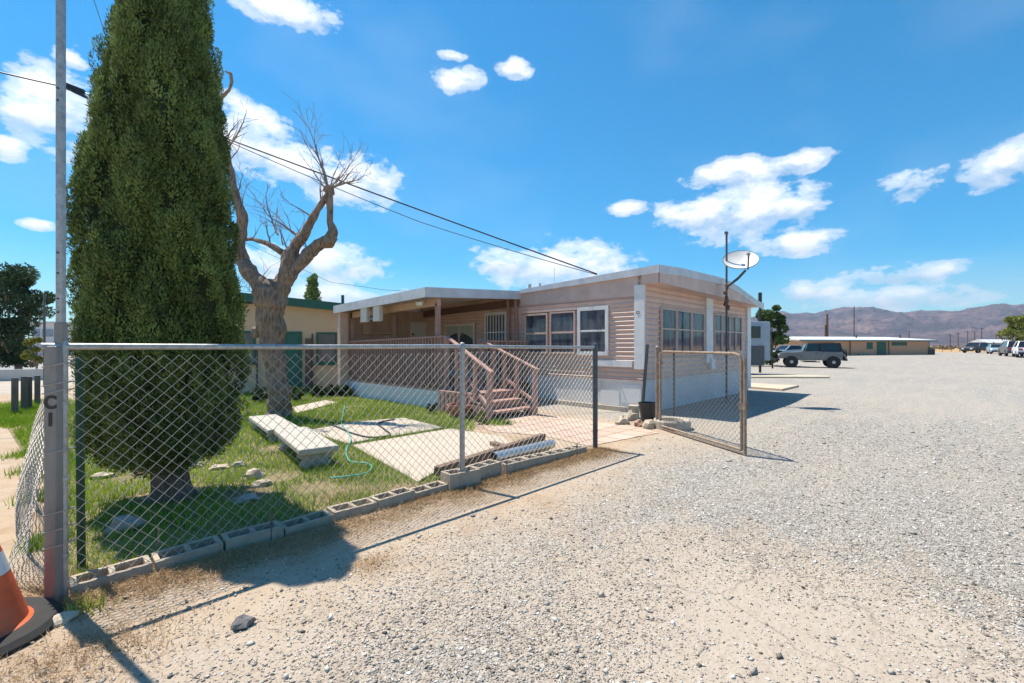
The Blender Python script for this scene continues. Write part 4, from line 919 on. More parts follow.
# trees in the background
small_tree('broadleaf_tree', gp(18, 24), 6.0, 1.9, 'dark leafy tree at the far left beyond the road', 'leafd', 75, .16, 3, .08, .12)
small_tree('bush', gp(36, 22), 2.0, .62, 'small yellow green bush left of the corner post beyond the road', 'leafy', 14, .05, 4, .07, .1)
small_tree('broadleaf_tree', gp(771, 34), 4.7, 1.55, 'bright green tree behind the right end of the mobile home', 'leaf', 34, .14, 5, .10, .12)
small_tree('broadleaf_tree', gp(755, 36), 3.9, 1.3, 'green tree half hidden by the right end of the mobile home', 'leaf', 22, .12, 15, .10, .12)
small_tree('broadleaf_tree', gp(1021, 80), 6.4, 4.2, 'olive green tree behind the parked cars at the right edge', 'leafy', 30, .2, 6, .22, .15)
t = thing('cypress_tree', 'small distant cypress tip showing above the green roof edge', 'tree', gp(312, 30))
b = gp(312, 30); cs_ = [(b.x + random.uniform(-.2, .2), b.y + random.uniform(-.2, .2), z) for z in np.linspace(.6, 6.0, 60)]
rs_ = [(.1 + .42 * math.sin(math.pi * min(1, (6.5 - c_[2]) / 6.5)) ** .8,) * 2 + (.3,) for c_ in cs_]
foliage('crown', [leaf_cloud(np.array(cs_), np.array(rs_), 150, .09, .035, .8)], 'cyp', t, b)
m = MB(); m.tube([b, b + Vector((0, 0, 1))], .12, 8); build('trunk', m, 'bark2', t)
# shrubs at the foot of the tan building
for i, (px, d, h, w_, lab, mt) in enumerate(((297, 12.3, .42, .30, 'bright low bush beside the green door of the tan building', 'leaf'), (262, 12.2, .34, .45, 'low dark shrub under the left window of the tan building', 'leafd'),
        (318, 13.4, .32, .38, 'dark low hedge plant under the right window of the tan building', 'leafd'), (333, 13.6, .34, .36, 'dark low hedge plant between the right window and the porch', 'leafd'), (345, 13.5, .3, .3, 'dark low plant touching the left end of the porch', 'leafd'))):
    small_tree('bush', gp(px, d), h, w_, lab, mt, 12, .015, 30 + i, .035, .1, nper=150)
for i, (px, py, h, w_, lab, mt) in enumerate(((433, 414, .28, .17, 'dark leafy plant against the white porch skirting', 'leafd'), (484, 424, .26, .2, 'pale weedy plant beside the foot of the porch steps', 'leafy'), (472, 421, .16, .14, 'small green weed next to the terracotta pot', 'leaf'))):
    q = P(px, py); small_tree('bush', q, h, w_, lab, mt, 9, .008, 50 + i, .022, .1, nper=110)

# ---------------------------------------------------------------- yard things
def bench(a, b, zt, label):
    """two sight points of the near long edge at seat height"""
    A_ = P(a[0], a[1], zt); B_ = P(b[0], b[1], zt); d = (B_ - A_); ln = d.length; d.normalize(); n_ = Vector((d.y, -d.x, 0))
    loc = Vector((A_.x, A_.y, 0)); t = thing('stone_bench', label, 'bench', loc, math.atan2(d.y, d.x), 'stone benches on the lawn')
    m = MB(); w_ = .46; m.box((0, -w_, zt - .075), (ln, 0, zt)); build('seat', m, 'bench', t, world=False, bevel=.02)
    for x in (.12, ln - .30):
        m = MB(); poly = [(-w_ + .05, zt - .08), (-w_ + .02, zt - .13), (-w_ + .10, .10), (-w_ + .05, .04), (-w_ + .05, -.02), (-.05, -.02), (-.05, .04), (-.10, .10), (-.02, zt - .13), (-.05, zt - .08)]
        m.prism(poly, x, x + .16, 'x'); build('leg', m, 'bench', t, world=False, bevel=.012)
bench((299, 450), (274, 429.5), .27, 'pale cast stone bench nearest the fence on the lawn')
bench((268, 430), (248.5, 416.2), .22, 'cast stone bench in tree shade behind the nearer bench')
def rock(px, py, r_, label, seed, flat=.6, mt='rock', grp=None, z=0):
    q = P(px, py, z); m = MB(); m.blob(q + Vector((0, 0, r_ * flat * .45)), (r_, r_ * .75, r_ * flat), seed, 2, .7, 1.6); return single('rock', m, mt, label, 'rock', (q.x, q.y, z), grp)
MT['rockp'] = M_('pale_rock', (.50, .42, .32), .9, .25, 8, 0, .5, 30); MT['rockr'] = M_('reddish_rock', (.42, .26, .18), .9, .3, 9, 0, .5, 30)
rock(125, 530, .12, 'rounded grey rock in the shaded grass near the corner post', 1, .6); rock(103, 478, .10, 'pale flat rock in the grass left of the cypress trunk', 2, .4, 'rockp')
rock(144, 474, .09, 'reddish brown rock just left of the cypress trunk', 3, .7, 'rockr'); rock(197, 468, .08, 'pale rock right of the cypress trunk', 4, .6, 'rockp')
rock(219, 469, .11, 'flat pale rock in the grass between the cypress and the benches', 5, .35, 'rockp'); rock(238, 467, .07, 'small grey rock left of the bench end', 6)
rock(254, 478, .12, 'largest pale broken rock left of the near bench', 7, .55, 'rockp'); rock(262, 486, .085, 'tan broken rock next to the largest pale rock', 8, .6, 'rockp'); rock(247, 502, .12, 'low grey rock at the edge of the tree shadow', 9, .4)
rock(243, 626, .055, 'single dark grey rock on the bare dirt in front of the fence', 10, .65, M_('dark_rock', (.17, .16, .155), .85, .3, 12, 0, .4)); rock(61, 622, .06, 'pale rock at the foot of the lettered post', 11, .5, 'rockp')
rock(622, 424, .15, 'pale broken stone at the left of the pile by the black bucket', 12, .8, 'rockp'); rock(632, 419, .13, 'upper stone of the pile by the black bucket', 13, .9, 'rockp', z=.02)
rock(638, 426, .10, 'reddish stone in the pile by the black bucket', 14, .8, 'rockr'); rock(649, 428, .15, 'tan stone of the pile nearest the gate post', 15, .7, 'rockp')
# stone ring / block behind gate
q = P(672, 428); m = MB(); m.lathe((q.x, q.y, 0), [(.32, -.05), (.33, .14), (.30, .17), (.22, .16), (.21, .06)], 20); single('concrete_ring', m, 'concrete', 'low round concrete ring behind the left side of the open gate', 'planter', (q.x, q.y, 0), bevel=.01)
q = P(634, 418); m = MB(); m.box((q.x - .12, q.y - .1, 0), (q.x + .1, q.y + .1, .27), Matrix.Rotation(R(20), 3, 'Z')); single('concrete_block', m, 'block', 'upright tan concrete block just behind the black bucket', 'block', (q.x, q.y, 0), bevel=.01)
# bucket
q = P(648, 423); t = thing('bucket', 'black plastic bucket beside the corner of the mobile home', 'bucket', q)
m = MB(); m.lathe((q.x, q.y, 0), [(.13, 0), (.17, .36), (.185, .365), (.185, .40), (.16, .40), (.155, .30), (.12, .02)], 24); build('pail', m, 'black', t, smooth=True)
m = MB(); m.tube([(q.x + .18 * math.cos(a), q.y + .18 * math.sin(a) * .3 - .1 * math.sin(a), .40 - .1 * math.sin(a)) for a in np.linspace(0, math.pi, 12)], .005, 5); build('handle', m, 'galv', t)
# leaning pipe
a = P(642, 413); b = PD(647.5, 344, 9.7); m = MB(); m.tube([a, b], .035, 10); single('leaning_pipe', m, 'darkpipe', 'dark pipe leaning against the near corner of the mobile home', 'pipe', (a.x, a.y, 0))
# flower pot
q = P(461, 417); t = thing('flower_pot', 'wide low terracotta pot beside the porch steps', 'pot', q)
m = MB(); m.lathe((q.x, q.y, 0), [(.19, 0), (.27, .19), (.30, .2), (.30, .27), (.27, .27), (.25, .2), (.1, .18)], 28); build('pot_body', m, 'terra', t, smooth=True)
m = MB(); m.lathe((q.x, q.y, .17), [(.25, 0), (.2, .03), (.01, .04)], 20); build('soil', m, 'core', t)
# hoses
def px_path(pts, z=.02): return [P(x_, y_, z) for x_, y_ in pts]
def smooth_path(p, k=6):
    o_ = []
    for i in range(len(p) - 1):
        p0, p1, p2, p3 = p[max(i - 1, 0)], p[i], p[i + 1], p[min(i + 2, len(p) - 1)]
        for j in range(k):
            t_ = j / k; o_.append(.5 * ((2 * p1) + (p2 - p0) * t_ + (2 * p0 - 5 * p1 + 4 * p2 - p3) * t_ ** 2 + (3 * p1 - p0 - 3 * p2 + p3) * t_ ** 3))
    return o_ + [p[-1]]
pp = smooth_path(px_path([(345, 406), (343, 414), (342, 424), (348, 432), (351, 440), (346, 450), (350, 461), (366, 463), (372, 467), (366, 473), (350, 476), (330, 478)], .045))
m = MB(); m.tube(pp, .010, 8); single('garden_hose', m, 'hose', 'turquoise garden hose looping over the patio slab onto the grass', 'hose', tuple(pp[0] * 1), smooth=True)
pp = smooth_path(px_path([(330, 424), (340, 428), (352, 433), (370, 437), (390, 435), (383, 428), (378, 423), (395, 419)], .045))
m = MB(); m.tube(pp, .013, 8); single('garden_hose', m, 'black', 'black hose lying across the far patio slab', 'hose', tuple(pp[0] * 1), smooth=True)
q = P(271, 541); m = MB(); m.tube([(q.x, q.y, -.03), (q.x + .01, q.y + .01, .22)], .006, 6); single('wooden_stake', m, 'timber', 'thin short stick standing against the blocks in front of the fence', 'stick', tuple(q))
for px, py, lab in ((159, 556, 'short rusty rebar stake at the joint of the blocks near the corner post'), (507, 478, 'short rusty rebar stake beside the metal pipe'), (577, 458, 'short rusty rebar stake near the fence end post')):
    q = P(px, py); m = MB(); m.tube([(q.x, q.y, -.05), (q.x, q.y, .2)], .007, 6); single('rebar_stake', m, 'rust', lab, 'stake', tuple(q))

# ---------------------------------------------------------------- traffic cone
def cone(loc, h, r_, label, grp=None):
    t = thing('traffic_cone', label, 'traffic cone', loc); m = MB(); X, Y, Z = loc
    m.lathe((X, Y, Z), [(r_ * 1.5, .0), (r_ * 1.52, .02), (r_ * 1.4, .045), (r_ * 1.05, .05)], 8 if h < .5 else 28); build('cone_base', m, 'rubber', t, smooth=True)
    def rr_(z): return r_ * (1 - .86 * z / h)
    m = MB(); m.lathe((X, Y, Z), [(rr_(0) * 1.02, .05), (rr_(.05), .06), (rr_(h), h), (.01, h)], 32); build('cone_body', m, 'orange', t, smooth=True)
    for z0, z1 in ((h * .42, h * .56), (h * .64, h * .86)):
        m = MB(); m.lathe((X, Y, Z), [(rr_(z0) + .003, z0), (rr_(z1) + .003, z1)], 32, closed=False); build('reflective_band', m, 'conew', t, smooth=True)
q = P(-34, 641); cone((q.x, q.y, 0), .76, .235, 'big orange traffic cone with two white bands at the bottom left corner')
q = P(770, 363); cone((q.x, q.y, 0), .55, .16, 'tiny far orange cone under the trailer tongue')

# ---------------------------------------------------------------- left background
for i, (px, py, h, lab) in enumerate(((15, 414, .80, 'leftmost of the dark bollards beyond the left fence'), (24.3, 411, .80, 'second dark bollard, left one of the close pair'), (29, 410, .78, 'third dark bollard, right one of the close pair'), (37.5, 405, .75, 'brownish bollard closest to the corner post'))):
    q = P(px, py); m = MB(); m.box((q.x - .055, q.y - .055, -.1), (q.x + .055, q.y + .055, h)); single('bollard', m, 'weather', lab, 'bollard', tuple(q), 'wooden bollards along the left verge', bevel=.012)
def seg_sheet(name, pts, z, mt): sheet(name, [tuple(p)[:2] for p in pts], z, mt)
MT['road'] = M_('worn_road', (.28, .265, .25), .9, .12, .5, 0, .2, 20); MT['pave'] = M_('pale_lot', (.40, .345, .28), .95, .1, .6, 0, .2, 20)
seg_sheet('road', [gp(-500, 14.5), gp(58, 14.2), gp(110, 40), gp(300, 300), gp(-500, 300)], .004, 'pave')
seg_sheet('roadway', [gp(-500, 24), gp(60, 24), gp(80, 60), gp(-500, 60)], .012, 'road')
a = gp(-60, 18.5); b = gp(47, 20); m = MB(); m.bar(a + Vector((0, 0, .25)), b + Vector((0, 0, .25)), .2, .5); single('low_wall', m, 'screening', 'low white masonry wall along the road at the far left', 'wall', tuple(a))
q = gp(44.5, 16.5); m = MB(); m.tube([q, q + Vector((0, 0, 3.4))], .035, 8); single('sign_pole', m, 'darkpipe', 'thin dark pole standing in front of the far left tree', 'pole', tuple(q))
q = gp(50, 55); t = thing('far_building', 'small white building with blue windows beyond the left road', 'building', q, R(-45)); m = MB(); m.box((-2.2, 0, 0), (1.2, 4, 3.9)); build('wall', m, 'white', t, world=False)
m = MB(); m.box((-.9, -.05, 2.3), (.4, 0, 3.2)); m.box((-2.0, -.05, 2.3), (-1.2, 0, 3.2)); build('window', m, 'trailer', t, world=False); m = MB(); m.box((-2.4, -.2, 3.9), (1.4, 4.2, 4.1)); build('roof', m, 'roofw', t, world=False)

# ---------------------------------------------------------------- vehicles (local x = forward)
def wheel(t, x, y, r_, w_=.22):
    m = MB(); m.lathe((x, y - w_ / 2, r_), [(r_ * .62, 0), (r_ * .95, .0), (r_, .03), (r_, w_ - .03), (r_ * .95, w_), (r_ * .62, w_)], 24, 'y'); o = build('wheel', m, 'rubber', t, world=False, smooth=True)
    m = MB(); m.lathe((x, y - w_ / 2 - .004, r_), [(.03, .02), (r_ * .2, .0), (r_ * .45, .03), (r_ * .6, .0), (r_ * .63, .02), (r_ * .63, w_ - .02), (r_ * .2, w_ + .008)], 16, 'y'); build('rim', m, 'alloy', o, world=False, smooth=True)
def car(name, loc, rz, paint, body, cabin, wx, label, W=1.75, wr=.33, cat='car', glasszs=None):
    t = thing(name, label, cat, loc, rz)
    m = MB(); m.prism(body, -W / 2, W / 2, 'y'); build('body', m, paint, t, world=False, bevel=.06)
    m = MB(); k = len(cabin); ins = .16; zmin = min(p[1] for p in cabin)
    vs = []
    for sgn in (-1, 1): vs += [(p[0], sgn * (W / 2 - .04 - (ins if p[1] > zmin + .05 else 0)), p[1]) for p in cabin]
    m.add(vs, [tuple(range(k)), tuple(range(2 * k - 1, k - 1, -1))] + [(i, i + k, (i + 1) % k + k, (i + 1) % k) for i in range(k)]); c = build('cabin', m, 'carglass', t, world=False, bevel=.03)
    zx = max(p[1] for p in cabin); xr = [p[0] for p in cabin if p[1] > zx - .12]; m = MB(); m.box((min(xr) - .02, -W / 2 + .18, zx - .03), (max(xr) + .02, W / 2 - .18, zx + .03)); build('roof', m, paint, t, world=False, bevel=.02)
    for i in range(k):
        p, q = cabin[i], cabin[(i + 1) % k]
        if abs(p[1] - q[1]) > .2:
            for sgn in (-1, 1): m = MB(); m.bar((p[0], sgn * (W / 2 - .04 - (ins if p[1] > zmin + .05 else 0)), p[1]), (q[0], sgn * (W / 2 - .04 - (ins if q[1] > zmin + .05 else 0)), q[1]), .07, .07); build('pillar', m, paint, t, world=False)
    for x_ in wx:
        for s_ in (-1, 1): wheel(t, x_, s_ * (W / 2 - .09), wr)
    xf = max(p[0] for p in body); xb = min(p[0] for p in body)
    for s_ in (-1, 1):
        m = MB(); m.box((xf - .12, s_ * (W / 2 - .38) - .16, .62), (xf + .01, s_ * (W / 2 - .38) + .16, .78)); build('headlight', m, 'lamp', t, world=False)
        m = MB(); m.box((xb - .01, s_ * (W / 2 - .25) - .14, .75), (xb + .1, s_ * (W / 2 - .25) + .14, .95)); build('tail_light', m, 'redlamp', t, world=False)
    m = MB(); m.box((xf - .06, -W / 2 + .1, .3), (xf + .03, W / 2 - .1, .5)); m.box((xb - .03, -W / 2 + .1, .35), (xb + .06, W / 2 - .1, .55)); build('bumper', m, 'black', t, world=False)
    return t
SED = ([(-2.2, .3), (2.2, .3), (2.25, .6), (2.1, .78), (1.0, .92), (-1.5, .98), (-2.2, .92), (-2.28, .6)], [(1.05, .9), (.35, 1.38), (-.9, 1.42), (-1.65, .95)])
SUVP = ([(-2.3, .35), (2.3, .35), (2.35, .7), (2.2, .98), (1.2, 1.08), (-2.2, 1.1), (-2.35, .7)], [(1.25, 1.05), (.6, 1.62), (-1.9, 1.68), (-2.25, 1.08)])
PICK = ([(-2.7, .4), (2.6, .4), (2.65, .75), (2.5, 1.0), (1.4, 1.1), (-2.7, 1.1), (-2.72, .7)], [(1.4, 1.08), (.8, 1.7), (-.5, 1.72), (-.75, 1.08)])
# jeep
jl = gp(810.5, 32); jr = math.atan2(-RT.y, -RT.x) - R(26)
jp = thing('off_road_car', 'silver short off road car with black roof and rear spare wheel parked across the lot', 'car', jl, jr)
m = MB(); m.prism([(-1.75, .52), (-1.15, .52), (.75, .50), (1.0, .62), (1.95, .66), (1.95, .98), (1.75, 1.06), (.62, 1.10), (.5, 1.13), (-1.75, 1.13)], -.72, .72, 'y'); build('body', m, 'silver', jp, world=False, bevel=.04)
for s_ in (-1, 1):
    m = MB(); m.prism([(.55, .62), (.72, .92), (.95, .98), (1.6, .98), (1.85, .84), (2.0, .74), (2.0, .80), (1.68, 1.06), (.88, 1.06), (.6, .95), (.42, .62)], s_ * .70, s_ * .92, 'y'); m.prism([(-1.9, .6), (-1.78, .86), (-1.6, .96), (-.95, .96), (-.72, .84), (-.52, .55), (-.44, .55), (-.6, .9), (-.9, 1.04), (-1.65, 1.04), (-1.86, .92), (-1.96, .6)], s_ * .70, s_ * .90, 'y'); build('fender', m, 'silver', jp, world=False)
    m = MB(); m.box((-.45, s_ * .72, .38), (.5, s_ * .86, .44)); build('side_step', m, 'black', jp, world=False)
    m = MB(); m.box((-.42, s_ * .72, .58), (.48, s_ * .745, 1.14)); d = build('door', m, 'silver', jp, world=False, bevel=.02); m = MB(); m.box((-.35, s_ * .745, .98), (-.18, s_ * .77, 1.03)); build('handle', m, 'black', d, world=False)
    for x_ in (-1.22, 1.22): wheel(jp, x_, s_ * .74, .40, .26)
    m = MB(); m.lathe((1.94, s_ * .5, .88), [(.09, 0), (.09, .05), (.02, .06)], 14, 'x'); build('headlight', m, 'lamp', jp, world=False)
    m = MB(); m.box((.42, s_ * .78, 1.2), (.5, s_ * .95, 1.36)); build('mirror', m, 'black', jp, world=False)
m = MB(); vs = []; cb = [(.52, 1.13), (.28, 1.70), (-1.62, 1.72), (-1.76, 1.13)]
for sgn in (-1, 1): vs += [(p[0], sgn * (.71 if p[1] < 1.2 else .64), p[1]) for p in cb]
m.add(vs, [(0, 1, 2, 3), (7, 6, 5, 4), (0, 4, 5, 1), (1, 5, 6, 2), (2, 6, 7, 3), (3, 7, 4, 0)]); build('hard_top', m, 'canvas', jp, world=False, bevel=.03)
m = MB()
for s_ in (-1, 1):
    m.add([(.40, s_ * .715, 1.17), (.22, s_ * .665, 1.62), (-.38, s_ * .665, 1.62), (-.38, s_ * .715, 1.17)], [(0, 1, 2, 3)]); m.add([(-.52, s_ * .715, 1.19), (-.52, s_ * .665, 1.62), (-1.5, s_ * .665, 1.62), (-1.58, s_ * .715, 1.19)], [(0, 1, 2, 3)])
m.add([(.53, -.6, 1.17), (.53, .6, 1.17), (.31, .56, 1.66), (.31, -.56, 1.66)], [(0, 1, 2, 3)]); build('window', m, 'carglass', jp, world=False)
m = MB(); m.bar((.42, -.73, 1.15), (.25, -.68, 1.68), .06, .05); m.bar((.42, .73, 1.15), (.25, .68, 1.68), .06, .05); m.bar((-.42, -.73, 1.15), (-.42, -.69, 1.66), .05, .04); build('window_frame', m, 'silver', jp, world=False)
m = MB(); m.lathe((-1.80, 0, .95), [(.2, -.24), (.36, -.24), (.37, -.2), (.37, -.04), (.36, 0), (.2, 0)], 24, 'x'); build('spare_wheel', m, 'rubber', jp, world=False, smooth=True)
m = MB(); m.box((1.98, -.75, .5), (2.12, .75, .62)); m.box((-2.0, -.72, .5), (-1.86, .72, .62)); build('bumper', m, 'black', jp, world=False)
m = MB(); m.bar((-1.3, -.6, 1.76), (.1, -.6, 1.74), .03, .03); m.bar((-1.3, .6, 1.74), (.1, .6, 1.74), .03, .03); build('roof_rail', m, 'black', jp, world=False)
# cars at the right
yaw0 = math.atan2(FW.y, FW.x); sidel = math.atan2(-RT.y, -RT.x)
car('pickup_truck', gp(978, 76), sidel + R(15), 'darkcar', *PICK, (1.7, -1.7), 'black pickup truck at the left end of the far row of parked vehicles', 1.9, .38, 'truck')
car('parked_car', gp(997, 66), yaw0 + math.pi - R(40), 'bluecar', *SED, (1.4, -1.4), 'pale blue car facing the lot in the far row of parked vehicles')
car('parked_suv', gp(1014, 52), yaw0 - R(38), 'silver', *SUVP, (1.45, -1.45), 'grey sport utility vehicle at the right end of the far row', 1.9, .38)
car('parked_car', gp(1027, 48), yaw0 - R(43), 'whitecar', *SUVP, (1.45, -1.45), 'white vehicle cut by the right picture edge', 1.85, .36)
car('parked_car', gp(1002, 84), sidel, 'redlamp', *SED, (1.4, -1.4), 'red car mostly hidden behind the pale blue one')
car('parked_car', gp(788, 52), sidel + R(10), 'trailer', *SED, (1.4, -1.4), 'blue grey car showing behind the bonnet of the silver off road car')
car('parked_car', gp(1, 52), sidel, 'darkcar', *SUVP, (1.4, -1.4), 'dark vehicle on the road at the far left edge')
car('parked_car', gp(18, 58), sidel, 'whitecar', *SED, (1.4, -1.4), 'white car on the road under the far left tree')
# trailer beside the home
tl = gp(743, 24); t = thing('utility_trailer', 'blue grey boxy trailer with dark hitch partly hidden by the right end of the home', 'trailer', tl, math.atan2(RT.y, RT.x) + R(10))
m = MB(); m.box((-1.6, -.9, .75), (.9, .9, 2.75)); build('trailer_box', m, 'trailer', t, world=False, bevel=.05)
m = MB(); m.box((-.3, -.93, 1.9), (.3, -.9, 2.5)); build('window', m, 'carglass', t, world=False)
m = MB(); m.bar((.7, -.5, .95), (1.9, 0, .8), .1, .12); m.bar((.7, .5, .95), (1.9, 0, .8), .1, .12); m.tube([(1.75, 0, .3), (1.75, 0, 1.15)], .04, 8); build('hitch', m, 'black', t, world=False)
m = MB(); m.lathe((.95, -.2, .9), [(.15, 0), (.16, .1), (.16, .6), (.05, .7)], 16); m.lathe((.95, .2, .9), [(.15, 0), (.16, .1), (.16, .6), (.05, .7)], 16); build('gas_bottle', m, 'black', t, world=False)
for s_ in (-1, 1): wheel(t, -.6, s_ * .85, .34)
m = MB(); m.box((-.2, -.95, .5), (.5, -.85, 1.5)); build('side_panel', m, 'darkpipe', t, world=False)
# parking slabs
MT['kerb'] = M_('pale_parking_slab', (.50, .42, .31), .9, .1, 2, 0, .1)
for pts, lab in (([(744, 384), (772, 386), (799, 387), (782, 391), (744, 388)], 'a'), ([(744, 374.5), (800, 376), (829, 377.2), (829, 378.2), (744, 378)], 'b'), ([(744, 365.3), (777, 365.6), (777, 366.8), (744, 367)], 'c')):
    k = [P(*p) for p in pts]; m = MB(); m.prism([(p.x, p.y) for p in k], -.02, .07); structure(build('concrete_strip', m, 'kerb', bevel=.01))
# flat building
fb0 = PD(812, 346, 57); fb1 = PD(931, 346, 60.5); d = (fb1 - fb0); d.z = 0; fl_ = d.length; fb0.z = gz(fb0.x, fb0.y)
t = thing('long_flat_building', 'long low pink tan building with pale flat roof and green door across the lot', 'building', fb0, math.atan2(d.y, d.x))
m = MB(); m.box((-1.5, 0, -.2), (fl_ - .5, 5, 2.0)); build('wall', m, M_('pinkish_stucco', (.60, .35, .22), .9, .08), t, world=False)
m = MB(); m.add([(-2.5, -.7, 1.92), (fl_, -.7, 1.92), (fl_, -.7, 2.05), (-2.5, -.7, 2.05), (-2.5, 6, 2.55), (fl_, 6, 2.55), (fl_, 6, 2.3), (-2.5, 6, 2.3)], [(0, 1, 2, 3), (3, 2, 5, 4), (0, 7, 6, 1), (1, 6, 5, 2), (0, 3, 4, 7), (4, 5, 6, 7)]); build('roof', m, M_('pale_roof', (.62, .61, .60), .6, .06), t, world=False)
m = MB(); m.box((-2.5, -.73, 1.84), (fl_, -.70, 1.94)); build('fascia', m, 'green', t, world=False)
def fx(px): return (px - 812) / 119 * fl_
m = MB(); m.box((fx(875), -.06, .0), (fx(884), 0, 1.78)); build('door', m, 'green', t, world=False)
for a, b, z0, z1 in ((865, 870.5, .85, 1.7), (890, 905.5, 1.3, 1.75)): m = MB(); m.box((fx(a), -.05, z0), (fx(b), 0, z1)); build('window', m, 'green', t, world=False)
for a in (848, 886.5, 928): m = MB(); m.tube([(fx(a), -.1, 0), (fx(a), -.1, 1.9)], .05, 8); build('downpipe', m, 'woodd', t, world=False)
m = MB()
for a in (856, 860, 863): m.blob((fx(a), -.4, .12), .25, a, 1)
build('planting', m, 'rock', t, world=False)
for a in (876, 923): m = MB(); m.tube([(fx(a), 3, 2.1), (fx(a), 3, 2.8)], .1, 8); build('vent_pipe', m, 'darkpipe', t, world=False)
for px in (929.5, 932.5):
    q = gp(px, 61); m = MB(); m.lathe(q, [(.22, 0), (.25, .1), (.25, .75), (.1, .8)], 14); single('gas_tank', m, 'darkpipe', 'dark drum beside the right end of the long flat building, %s one' % ('left' if px < 930 else 'right'), 'drum', tuple(q))
# utility poles
def upole(px, d, ytop, label, arm=True, r_=.14):
    q = gp(px, d); zt = CAM.z + (346 - ytop) * d / FL; t = thing('utility_pole', label, 'pole', q, sidel)
    m = MB(); m.tube([(0, 0, -.2), (0, 0, zt - q.z)], [r_, r_ * .7], 8); build('pole_shaft', m, 'woodd', t, world=False)
    if arm:
        m = MB(); m.bar((-.9, 0, zt - q.z - .3), (.9, 0, zt - q.z - .3), .12, .12); build('crossarm', m, 'woodd', t, world=False)
    return t
upole(827, 95, 314, 'thick brown utility pole left of the long flat building', False, .3); upole(825.3, 95, 325, 'short stub pole leaning on the thick brown utility pole', False, .2)
upole(854, 90, 306.5, 'thin tall utility pole behind the long flat building', False, .12)
for i, (px, yt) in enumerate(((950, 334), (958, 333), (967.5, 331), (974.5, 331.5), (981.5, 328), (996, 334), (909, 331))):
    upole(px, 190, yt, (['leftmost', 'second', 'third', 'fourth', 'fifth and tallest', 'rightmost'][i] + ' of the far grey power poles over the field') if px != 909 else 'far short pole just above the middle of the long flat roof', px != 909, .2)
q = PD(800, 346, 1)
upole(793.0, 27, 1000, 'x', False) if False else None
q = gp(760, 25.6); m = MB(); m.tube([q, q + Vector((0, 0, 4.0))], .07, 8); m.tube([q + Vector((0, 0, 3.9)), q + Vector((0, 0, 4.5))], .1, 8); single('vent_pole', m, 'black', 'black pipe sticking up beside the far roof corner of the home', 'pole', tuple(q))
# far scrub and town as one mass
xs, rr_ = [], []
for i in range(420):
    az = random.uniform(735, 1090); d = random.uniform(125, 420); q = gp(az, d); s_ = random.uniform(.3, .9) * (1 if random.random() < .8 else 1.7); xs.append((q.x, q.y, q.z + s_ * .4)); rr_.append((s_ * 1.3, s_ * 1.3, s_ * .8))
o = foliage('desert_scrub', [leaf_cloud(np.array(xs), np.array(rr_), 40, .45, .3)], 'scrub'); structure(o, 'stuff')
xs, rr_ = [], []
for i in range(45):
    az = random.uniform(970, 1090); d = random.uniform(120, 260); q = gp(az, d); s_ = random.uniform(.6, 1.5); xs.append((q.x, q.y, q.z + s_)); rr_.append((s_ * 2, s_ * 2, s_ * 1.1))
o = foliage('far_bushes', [leaf_cloud(np.array(xs), np.array(rr_), 120, .35, .2)], 'leafd'); structure(o, 'stuff')
for i, (px, d, w_, h, mt, lab) in enumerate(((798, 260, 14, 4, 'white', 'tiny white far house left of the long flat building'), (791, 240, 6, 4.5, 'cream', 'tiny cream far shed at the left of the distant field'), (1001, 150, 9, 3.4, 'siding', 'tiny far pink roofed house above the row of parked vehicles'))):
    q = gp(px, d); t = thing('far_house', lab, 'house', q, sidel + math.pi); m = MB(); m.box((-w_ / 2, 0, 0), (w_ / 2, 6, h * .65)); build('wall', m, mt, t, world=False)
    m = MB(); m.prism([(-.4, h * .65), (6.4, h * .65), (3, h)], -w_ / 2 - .3, w_ / 2 + .3, 'x'); build('roof', m, 'roofw', t, world=False)
# far field fence
a = gp(934, 92); b = gp(1100, 100); t = thing('field_fence', 'thin wire fence with dark posts along the far edge of the lot', 'fence', a)
for i in range(22): p = a.lerp(b, i / 21); m = MB(); m.tube([p, p + Vector((0, 0, 1.3))], .05, 6); build('fence_post', m, 'woodd', t)
m = MB()
for z in (.4, .8, 1.2): m.tube([a + Vector((0, 0, z)), b + Vector((0, 0, z))], .012, 4)
build('fence_wire', m, 'darkpipe', t)

# ---------------------------------------------------------------- power lines
def cable(name, pts, r_, label, sag=.0):
    o_ = []
    for i in range(len(pts) - 1):
        a, b = Vector(pts[i]), Vector(pts[i + 1])
        for j in range(14): t_ = j / 14; p = a.lerp(b, t_); p.z -= sag * 4 * t_ * (1 - t_); o_.append(p)
    o_.append(Vector(pts[-1])); m = MB(); m.tube(o_, r_, 6); return o_
e1 = onX(597, HX + .3, 274); E = Vector((HX + .3, e1[0], e1[1]))
A0 = PD(-60, 57, 9.0); A1 = PD(70, 88, 9.6); A2 = PD(228, 139, 10.1)
o_ = cable('', [A0, A1, A2, E], 0, '', .02); m = MB(); m.tube(o_, .016, 6)
pl = thing('service_cable', 'thick black overhead cable running down behind the trees to the home roof', 'cable', A0)
build('cable', m, 'black', pl); m = MB(); b_ = PD(66, 86, 9.55); c_ = PD(84, 93, 9.65); m.bar(b_, c_, .08, .12); m.bar(PD(73, 91, 9.6), PD(86, 97, 9.6), .05, .06); build('splice_box', m, 'black', pl)
o_ = cable('', [A2 + Vector((.0, 0, -.05)), PD(420, 222, 11), E + Vector((0, 0, -.02))], 0, '', .03); m = MB(); m.tube(o_, .009, 6)
single('thin_cable', m, 'darkpipe', 'thinner cable sagging just below the thick overhead cable', 'cable', tuple(A2))
